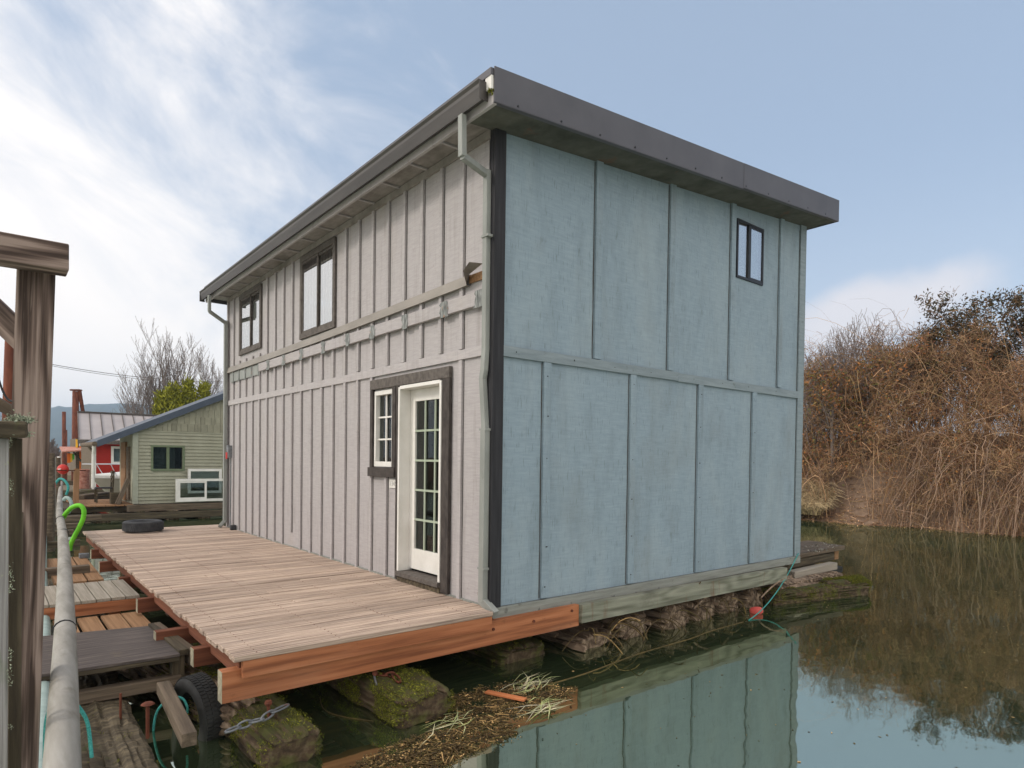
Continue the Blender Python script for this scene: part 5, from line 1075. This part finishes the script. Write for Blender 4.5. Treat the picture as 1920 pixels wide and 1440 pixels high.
# boat: bow points left
BT = thing('motor_boat', at(215, 925, 23.5), 'white motorboat with a steel bow rail moored between the green and red houses', 'boat')
tip = at(171, 899, 23.0); axis = (at(260, 899, 24.5)-tip); axis.z = 0; ln = axis.length; xa = axis.normalized(); ya = Vector((-xa.y, xa.x, 0))
LB = 5.2; secs = 22; V = []; F = []; nvs = 9
zk = tip.z
for i in range(secs+1):
    u = i/secs; hw = .95*(1-(1-min(u*1.9, 1))**2.2); sheer = zk+.10*(1-u)-.06*u; keel = WZ-.25+(sheer-WZ+.2)*max(0, 1-u*2.4)**1.6
    for j in range(nvs):
        v = j/(nvs-1)*2-1; a = abs(v); yv = hw*(a**.55)*(1 if v >= 0 else -1); zv = keel+(sheer-keel)*(a**2.1)
        V.append(tip+xa*(u*LB)+ya*yv+Vector((0, 0, zv-tip.z)))
for i in range(secs):
    for j in range(nvs-1): F.append((i*nvs+j, i*nvs+j+1, (i+1)*nvs+j+1, (i+1)*nvs+j))
MB().add(V, F).build('hull', 'boat_hull', BT, smooth=True)
V = []; F = []
for i in range(secs+1):
    u = i/secs; hw = .98*(1-(1-min(u*1.9, 1))**2.2)+.012; s = zk+.10*(1-u)-.06*u
    for (yy, dz) in ((-1, -.05), (-1.0, .03), (-.9, .07), (-.5, .15*min(1, u*3)+.08), (0, .20*min(1, u*3)+.08), (.5, .15*min(1, u*3)+.08), (.9, .07), (1.0, .03), (1, -.05)): V.append(tip+xa*(u*LB)+ya*(hw*yy)+Vector((0, 0, s+dz-tip.z)))
for i in range(secs):
    for j in range(8): F.append((i*9+j, i*9+j+1, (i+1)*9+j+1, (i+1)*9+j))
MB().add(V, F).build('foredeck', 'boat', BT, smooth=True)
rail = []
for k in range(25):
    u = abs(k-12)/12; s = 1 if k > 12 else -1; rail.append(tip+xa*(-.38+u*3.2)+ya*(s*(.15+.72*u**.6))+Vector((0, 0, .55)))
f = MB().tube(rail, .016, 6)
for k in (1, 5, 9, 15, 19, 23):
    pr = rail[k]; base = tip+xa*max(.15, (pr-tip).dot(xa)+.25)+ya*((pr-tip).dot(ya)*.9); base.z = zk+.1; f.tube([pr, base], .013, 6)
f.build('bow_rail', 'chrome', BT)

# power line
a_, b_ = at(60, 676, 60), at(440, 716, 75)
PLN = catenary(a_, b_, .55, 24); tag(MB().tube(PLN, .028, 5).tube([p_-Vector((0, 0, .12)) for p_ in catenary(a_, b_, .62, 24)], .02, 5).build('power_line', 'black_frame', loc=a_), 'thin twin overhead cable sagging across the sky on the left', 'cable')

# ------------------------------------------------------------------ trees
def grow(base, height, seed, levels=4, spread=.5, nb=(5, 4, 4, 3), r0=.16, upb=.35, first=.18, lenr=.62):
    rg = random.Random(seed); segs = []; tips = []
    def br(p, d, ln, r, lv):
        n = 5; pts = [p]; rs = [r]
        for i in range(n):
            d = (d+Vector((rg.gauss(0, .09), rg.gauss(0, .09), rg.gauss(0, .05)+upb*.12))).normalized(); pts.append(pts[-1]+d*ln/n); rs.append(r*(1-.7*(i+1)/n))
        segs.append((pts, rs))
        if lv >= levels: tips.append(pts[-1]); tips.append(pts[3]); return
        for k in range(nb[min(lv, len(nb)-1)]):
            t = (first if lv == 0 else .2)+(1-(first if lv == 0 else .2))*(k+rg.random())/nb[min(lv, len(nb)-1)]; i = min(int(t*n), n-1); q = pts[i].lerp(pts[i+1], t*n-i)
            dd_ = (pts[i+1]-pts[i]).normalized(); s = Vector((rg.gauss(0, 1), rg.gauss(0, 1), rg.gauss(0, .4))); s = (s-dd_*s.dot(dd_)).normalized()
            nd = (dd_*(1-spread)+s*spread+Vector((0, 0, upb*.35))).normalized(); br(q, nd, ln*lenr*(1.15-.5*t)*rg.uniform(.8, 1.15), r*(1-.65*t)*.6, lv+1)
    br(Vector(base), Vector((rg.gauss(0, .05), rg.gauss(0, .05), 1)).normalized(), height, r0, 0)
    return segs, tips
def fit(segs, tips, base, px, pyt, d, wpx=None):
    """shear and scale a grown tree so that it stands straight and reaches its height"""
    A = np.array([[tuple(p) for p in s_[0]] for s_ in segs]); Tp = np.array([tuple(x) for x in tips]); b = np.array(tuple(base)); top = at(px, pyt, d)
    zt = np.percentile(Tp[:, 2], 99.6); sz = (top.z-b[2])/(zt-b[2]); m = Tp[:, :2].mean(0)-b[:2]; hm = (Tp[:, 2].mean()-b[2])
    lat = (Tp[:, :2]-b[:2]) @ np.array([RT.x, RT.y]); lat = lat-lat.mean(); cw = np.percentile(np.abs(lat), 96); sw = 1 if wpx is None else (wpx/FPX*d/2)/cw
    def T(Q):
        Q = Q-b; Q[..., :2] -= m*(Q[..., 2:3]/hm); Q[..., :2] *= sw; Q[..., 2] *= sz; return Q+b
    A = T(A); Tp = T(Tp); return [([Vector(p) for p in A[i]], segs[i][1]) for i in range(len(segs))], [Vector(x) for x in Tp]
def segs_mesh(segs, name, mat, parent, rmin, n=3):
    P = np.array([[tuple(p) for p in s[0]] for s in segs]); Rr = np.maximum(np.array([s[1] for s in segs]), rmin); V, F = np_tubes(P, Rr, n); return fast_mesh(name, V, F, mat, parent)
def bare_tree(px, pyt, d, seed, label, spread=.42, r0=.22, rmin=.014, levels=4, nb=(13, 6, 5, 4), zb=.3, group='bare winter trees on the far shore', stems=1, name='bare_tree', mat='bark_far', lenr=.6, wpx=None, upb=.9):
    g = at(px, 860, d); top = at(px, pyt, d); h = top.z-zb; e = thing(name, (g.x, g.y, zb), label, 'tree', group); allseg = []; tr = []; tp_ = []
    for s in range(stems):
        o = Vector((0, 0, 0)) if s == 0 else Vector((random.Random(seed+s).uniform(-.03, .03)*h, random.Random(seed-s).uniform(-.03, .03)*h, 0))
        segs, tips = grow((g.x+o.x, g.y+o.y, zb), h*.80*(1 if s == 0 else .93), seed+31*s, levels, spread, nb, r0, upb, .12, lenr); tr.append(len(allseg)); allseg += segs; tp_ += tips
    allseg, _t = fit(allseg, tp_, (g.x, g.y, zb), px, pyt, d, wpx); tset = set(tr); tr = [allseg[i] for i in tr]; allseg = [q for i, q in enumerate(allseg) if i not in tset]
    segs_mesh(tr, 'trunk', mat, e, rmin, 6); segs_mesh(allseg, 'crown', mat, e, rmin); return e
bare_tree(318, 612, 62, 5, 'tall bare winter tree, largest behind the green house roof', stems=4, rmin=.012, spread=.34, nb=(11, 5, 4), levels=3, wpx=115, r0=.2)
bare_tree(388, 652, 58, 9, 'smaller bare tree between the tallest one and the grey house', stems=3, rmin=.010, nb=(10, 5, 4), levels=3, wpx=70, spread=.34, r0=.12)
bare_tree(268, 680, 60, 14, 'bare tree at the left foot of the tallest one', stems=3, rmin=.010, nb=(10, 5, 4), levels=3, wpx=75, spread=.36, r0=.12)
bare_tree(245, 735, 58, 15, 'low bare scrub tree at the left end of the bare trees', stems=2, rmin=.009, levels=3, nb=(8, 5, 3), wpx=55, r0=.08)
bare_tree(96, 822, 75, 21, 'small bare tree far off beside the gate post', stems=2, rmin=.02, levels=3, nb=(9, 5, 4))
bare_tree(104, 838, 70, 23, 'low bare tree far off left of the steel piles', stems=2, rmin=.02, levels=3, nb=(9, 5, 4))
bare_tree(128, 835, 80, 24, 'low bare tree far off behind the steel piles', stems=2, rmin=.02, levels=3, nb=(9, 5, 4))

def conifer_shrub(px, pyt, d, wpx, seed, label):
    g = at(px, 860, d); top = at(px, pyt, d); zb = .2; e = thing('conifer_shrub', (g.x, g.y, zb), label, 'shrub', 'yellow-green conifer shrubs behind the green house'); h = top.z-zb; wd = wpx/FPX*d/2
    MB().tube([(g.x, g.y, zb), (g.x, g.y, zb+h*.8)], [.12, .03], 8).build('trunk', 'bark_far', e)
    rs = np.random.RandomState(seed); K = 150; t = rs.rand(K)**.8; an = rs.rand(K)*2*np.pi; prof = wd*np.sqrt(np.clip(1-(t-.25)**2/.6, .02, 1))*(.55+.45*rs.rand(K)); c = np.stack([g.x+np.cos(an)*prof, g.y+np.sin(an)*prof, zb+h*(.05+.93*t)], 1)
    n = 30; P = c.repeat(n, 0); off = rs.normal(size=P.shape)*np.array([.09, .09, .24]); P = P+off; V, F = np_leaves(P, .26, .28, droop=-1.4); fast_mesh('crown', V, F, 'foliage_yellow', e)
conifer_shrub(325, 731, 36, 40, 1, 'leftmost and widest yellow-green conifer shrub above the blue roof edge'); conifer_shrub(353, 720, 36.5, 30, 2, 'yellow-green conifer shrub in the middle of the row'); conifer_shrub(380, 725, 37, 30, 3, 'yellow-green conifer shrub nearest the grey house'); conifer_shrub(303, 746, 36, 26, 4, 'short yellow-green conifer shrub at the low left end of the row')

# ------------------------------------------------------------------ bramble bank on the right
def canopy(x, y):                                 # top of the bramble mass
    d = x-shore_x(y); t = min(max(d/3.2, 0), 1)
    q = min(max(y/4, 0), 1); return .25+(3.9+1.2*q*q*(3-2*q))*t**.8+1.3*mnoise.noise(Vector((x*.5, y*.5, 9)))+.5*mnoise.noise(Vector((x*1.3, y*1.3, 2)))
def density(x, y): return 1
rb = np.random.RandomState(5)
K = 5200; S = 9
bx = 18.5+rb.rand(K)**1.25*6.5; byy = -9+rb.rand(K)*24
keep = np.array([not (x < 20.0 and 4.3 < y < 5.5) for x, y in zip(bx, byy)]); bx = bx[keep]; byy = byy[keep]; K = len(bx)
bz = np.array([bank_h(x, y) for x, y in zip(bx, byy)])
ct = np.array([canopy(x, y) for x, y in zip(bx, byy)])
hgt = np.clip(ct-bz, .5, 6)*(.45+.75*rb.rand(K)); az_ = np.pi+rb.normal(size=K)*1.7; reach = hgt*(.35+.9*rb.rand(K))
t = np.linspace(0, 1, S)[None, :]
arch = 1.25*np.sin(t*np.pi*(.50+.38*rb.rand(K, 1)))
X = bx[:, None]+np.cos(az_)[:, None]*reach[:, None]*t**1.3+np.cumsum(rb.normal(size=(K, S))*.035, 1); Y = byy[:, None]+np.sin(az_)[:, None]*reach[:, None]*t**1.3+np.cumsum(rb.normal(size=(K, S))*.045, 1); Z = bz[:, None]-.05+hgt[:, None]*arch*.85+np.cumsum(rb.normal(size=(K, S))*.02, 1)
Z = np.maximum(Z, WZ-.02)
paths = np.stack([X, Y, Z], -1); rad = (.0035+.012*rb.rand(K, 1)**4)*(1-.6*t); V1, F1 = np_tubes(paths, rad, 3)
# twigs through the volume
K = 105000; tx = 18.7+rb.rand(K)*6.3; ty = -9+rb.rand(K)*24; ctp = np.array([canopy(x, y) for x, y in zip(tx, ty)]); bzz = np.array([bank_h(x, y) for x, y in zip(tx, ty)])
hh_ = 1-rb.rand(K)**1.5; tz = bzz+(ctp-bzz)*hh_*(1+.13*np.abs(rb.normal(size=K))); cl3 = np.array([mnoise.noise(Vector((x*1.3, y*1.3, z*1.6))) for x, y, z in zip(tx, ty, tz)]); ok = (rb.rand(K) < .40+2.6*cl3) & ~((tx < 20.6) & (ty > 4.0) & (ty < 5.8) & (tz < .9)); tx, ty, tz = tx[ok], ty[ok], tz[ok]; K = len(tx)
d0 = rb.normal(size=(K, 3)); d0[:, 0] -= .35; d0[:, 2] += .25; d0 /= np.linalg.norm(d0, axis=1, keepdims=True); l0 = (.15+.45*rb.rand(K))[:, None]; p0 = np.stack([tx, ty, tz], 1); bend = rb.normal(size=(K, 3))*.12
paths = np.stack([p0-d0*l0*.5, p0+bend*l0, p0+d0*l0*.5], 1); V2, F2 = np_tubes(paths, np.broadcast_to((.0035+.004*rb.rand(K, 1)), (K, 3)), 3)
BR = fast_mesh('bramble_thicket', np.concatenate([V1, V2]), np.concatenate([F1, F2+len(V1)]), 'cane'); tag(BR, 'dense brown winter bramble thicket arching over the river bank', 'brambles', kind='stuff')
K = 170000; tx = 18.9+rb.rand(K)*6.5; ty = -9+rb.rand(K)*24
cl = np.array([mnoise.noise(Vector((x*.9, y*.9, 4))) for x, y in zip(tx, ty)]); ok = rb.rand(K) < (.55+cl*1.2); tx, ty = tx[ok], ty[ok]; K = len(tx)
ctp = np.array([canopy(x, y) for x, y in zip(tx, ty)]); bzz = np.array([bank_h(x, y) for x, y in zip(tx, ty)]); hf = 1-rb.rand(K)**1.2*.75; tz = bzz+(ctp-bzz)*hf+.1*rb.normal(size=K); ok = tz > bzz+.7; cl3 = np.array([mnoise.noise(Vector((x*1.1, y*1.1, z*1.4+7))) for x, y, z in zip(tx, ty, tz)]); ok &= rb.rand(K) < .38+2.8*cl3; P = np.stack([tx, ty, tz], 1)[ok]
V, F = np_leaves(P, .072, .65, droop=.4); lv = fast_mesh('bramble_leaves', V, F, 'deadleaf', BR)

# pale broken canes hanging over the water
rb2 = np.random.RandomState(8); K = 520; S = 10; t = np.linspace(0, 1, S)[None, :]
by0 = np.where(rb2.rand(K) < .8, -8+rb2.rand(K)*11.6, 5.8+rb2.rand(K)*7); bx0 = np.array([shore_x(y) for y in by0])+.9+rb2.rand(K)*1.2; bz0 = .5+rb2.rand(K)*2.0
az2 = np.pi+rb2.normal(size=K)*.7; ln2 = .8+1.5*rb2.rand(K)
X = bx0[:, None]+np.cos(az2)[:, None]*ln2[:, None]*t; Y = by0[:, None]+np.sin(az2)[:, None]*ln2[:, None]*t+np.cumsum(rb2.normal(size=(K, S))*.05, 1); Z = bz0[:, None]+.5*ln2[:, None]*t-(bz0[:, None]+1.0+.3*ln2[:, None])*t**2.2; Z = np.maximum(Z, WZ-.03)
V, F = np_tubes(np.stack([X, Y, Z], -1), (.006+.010*rb2.rand(K, 1)**2)*(1-.5*t), 4)
MAT['palecane'] = M('bleached_canes', [(.3, (.22, .14, .095)), (.7, (.36, .25, .175))], rough=.8, bump=0, isl=.4)
tag(fast_mesh('hanging_canes', V, F, 'palecane'), 'bleached dead canes hanging from the thicket down to the water', 'canes', kind='stuff')

K = 900; tx = 18.6+rb2.rand(K)*2.2; ty = -9+rb2.rand(K)*24; ctp = np.array([canopy(x, y) for x, y in zip(tx, ty)]); bzz = np.array([bank_h(x, y) for x, y in zip(tx, ty)]); p0 = np.stack([tx, ty, bzz+(ctp-bzz)*(.35+.7*rb2.rand(K))], 1)
p0 = p0[~((tx < 20.6) & (ty > 4.0) & (ty < 5.8))]; K = len(p0); d0 = rb2.normal(size=(K, 3)); d0[:, 0] -= .6; d0[:, 2] += .3; d0 /= np.linalg.norm(d0, axis=1, keepdims=True); l0 = (.5+1.3*rb2.rand(K)**2)[:, None]; t6 = np.linspace(0, 1, 6)[None, :, None]
pth = p0[:, None, :]+d0[:, None, :]*l0[:, None, :]*(t6-.4)+np.cumsum(rb2.normal(size=(K, 6, 3))*.05, 1)-np.array([0, 0, .5])*(t6**2)*l0[:, None, :]*.5
V, F = np_tubes(pth, (.004+.012*rb2.rand(K, 1)**3)*(1-.5*np.linspace(0, 1, 6)[None, :]), 4); tag(fast_mesh('dead_sticks', V, F, 'palecane'), 'bleached dead sticks poking in all directions out of the bramble thicket', 'sticks', kind='stuff')
K = 3500; ly = -9+rb2.rand(K)*24; lx = np.array([shore_x(y) for y in ly])+.25+rb2.rand(K)**1.5*1.6-.1; lz = np.array([max(bank_h(x, y), WZ) for x, y in zip(lx, ly)])+.01+.03*rb2.rand(K)
a = rb2.rand(K)*np.pi; l0 = .04+.22*rb2.rand(K)**3; dv = np.stack([np.cos(a)*l0, np.sin(a)*l0, .3*l0*rb2.normal(size=K)], 1); p0 = np.stack([lx, ly, lz], 1); V, F = np_tubes(np.stack([p0-dv, p0, p0+dv], 1), np.broadcast_to((.004+.008*rb2.rand(K, 1)**2), (K, 3)), 3)
V2, F2 = np_leaves(p0.repeat(3, 0)+rb2.normal(size=(3*K, 3))*np.array([.12, .12, .01]), .05, .6); tag(fast_mesh('shore_litter', np.concatenate([V, V2]), np.concatenate([F, F2+len(V)]), 'cane'), 'roots, sticks and leaf litter along the muddy waterline', 'litter', kind='stuff')
# dry grass clump at the foot of the bank beside the house
K = 7000; gx0 = 18.1+rb2.rand(K)*1.3; gy0 = 5.7+rb2.rand(K)*3.6; gz0 = np.array([max(bank_h(x, y), WZ) for x, y in zip(gx0, gy0)])-.03; t = np.linspace(0, 1, 6)[None, :]
az3 = np.pi+rb2.normal(size=K)*.9; l3 = .4+.5*rb2.rand(K); X = gx0[:, None]+np.cos(az3)[:, None]*l3[:, None]*t**1.4*.8; Y = gy0[:, None]+np.sin(az3)[:, None]*l3[:, None]*t**1.4*.8; Z = gz0[:, None]+l3[:, None]*(1.5*t-1.15*t**2)+.25
V, F = np_tubes(np.stack([X, Y, Z], -1), np.broadcast_to(.009*(1-.7*t), (K, 6)), 3); tag(fast_mesh('dry_grass', V, F, 'drygrass'), 'clump of straw-coloured dry grass at the water edge beside the house', 'grass', kind='stuff')

# leafy trees behind the thicket
def leafy(px, pyt, d, wpx, seed, label, zb=1.6, mat='darkleaf', grp='dark leafy trees above the brambles', nl=70):
    g = at(px, 860, d); top = at(px, pyt, d); h = top.z-zb; e = thing('leafy_tree', (g.x, g.y, zb), label, 'tree', grp)
    segs, tips = grow((g.x, g.y, zb), h*.82, seed, 3, .46, (10, 5, 4), .09, .55, .15, .50)
    segs, tips = fit(segs, tips, (g.x, g.y, zb), px, pyt, d, wpx)
    segs_mesh(segs[:1], 'trunk', 'bark_far', e, .012, 7); segs_mesh(segs[1:], 'branches', 'bark_far', e, .006)
    T = np.array([tuple(x) for x in tips]); rs = np.random.RandomState(seed); P = T.repeat(nl//6, 0)+rs.normal(scale=.14, size=(len(T)*(nl//6), 3))
    V, F = np_leaves(P, .13, .36, droop=-.4); fast_mesh('crown', V, F, mat, e); return e
leafy(1805, 556, 24, 170, 3, 'tall dark leafy tree rising above the brambles near the right edge', nl=110)
leafy(1755, 608, 23.6, 100, 4, 'lower dark leafy tree left of the tall one', nl=80)
leafy(1850, 620, 23.6, 90, 6, 'dark leafy sapling between the two tall crowns', nl=70)
leafy(1908, 552, 23.6, 140, 5, 'tall dark leafy tree cut by the right edge', nl=110)
leafy(1985, 560, 23.5, 130, 7, 'dark leafy tree just beyond the right edge', nl=90)
leafy(1615, 650, 23.5, 150, 8, 'vine-covered russet bush crowning the thicket beside the house', mat='deadleaf', nl=36, zb=1.2)
leafy(1560, 690, 23.2, 120, 10, 'vine-covered low bush in the thicket nearest the house corner', mat='deadleaf', nl=30, zb=1.0)
GS = 'bare shrubs above the brambles'
for i, (px, py, d, s, lb) in enumerate(((1580, 598, 24.5, 1, 'thin bare shrub above the vine-covered bush beside the house'), (1625, 592, 25, 2, 'bare twiggy shrub with forked top left of the upright one'), (1690, 608, 27, 3, 'upright bluish bare shrub against the sky left of the dark trees'), (1665, 630, 26, 4, 'low bare shrub at the left foot of the upright one'), (1735, 640, 26, 5, 'low bare shrub under the left side of the dark trees'), (1530, 650, 24, 6, 'bare shrub closest to the house corner'))):
    bare_tree(px, py, d, 60+s, lb, zb=1.2, group=GS, stems=3, rmin=.0065, r0=.05, levels=3, nb=(9, 5, 4), name='bare_shrub')
# a line of trees on the bank outside the frame (seen only as soft reflections in glass)

hz_ = MB().box((-1900, -400, -3.2), (2600, 2600, 150)); hm = bpy.data.materials.new('thin_air_haze'); hm.use_nodes = True; hn = hm.node_tree.nodes
hn.remove(hn['Principled BSDF']); pv = hn.new('ShaderNodeVolumePrincipled'); pv.inputs['Color'].default_value = (.62, .80, 1.0, 1); pv.inputs['Density'].default_value = .0004; pv.inputs['Anisotropy'].default_value = .1
hm.node_tree.links.new(pv.outputs[0], hn['Material Output'].inputs['Volume'])
tag(hz_.build('haze', hm), kind='stuff')
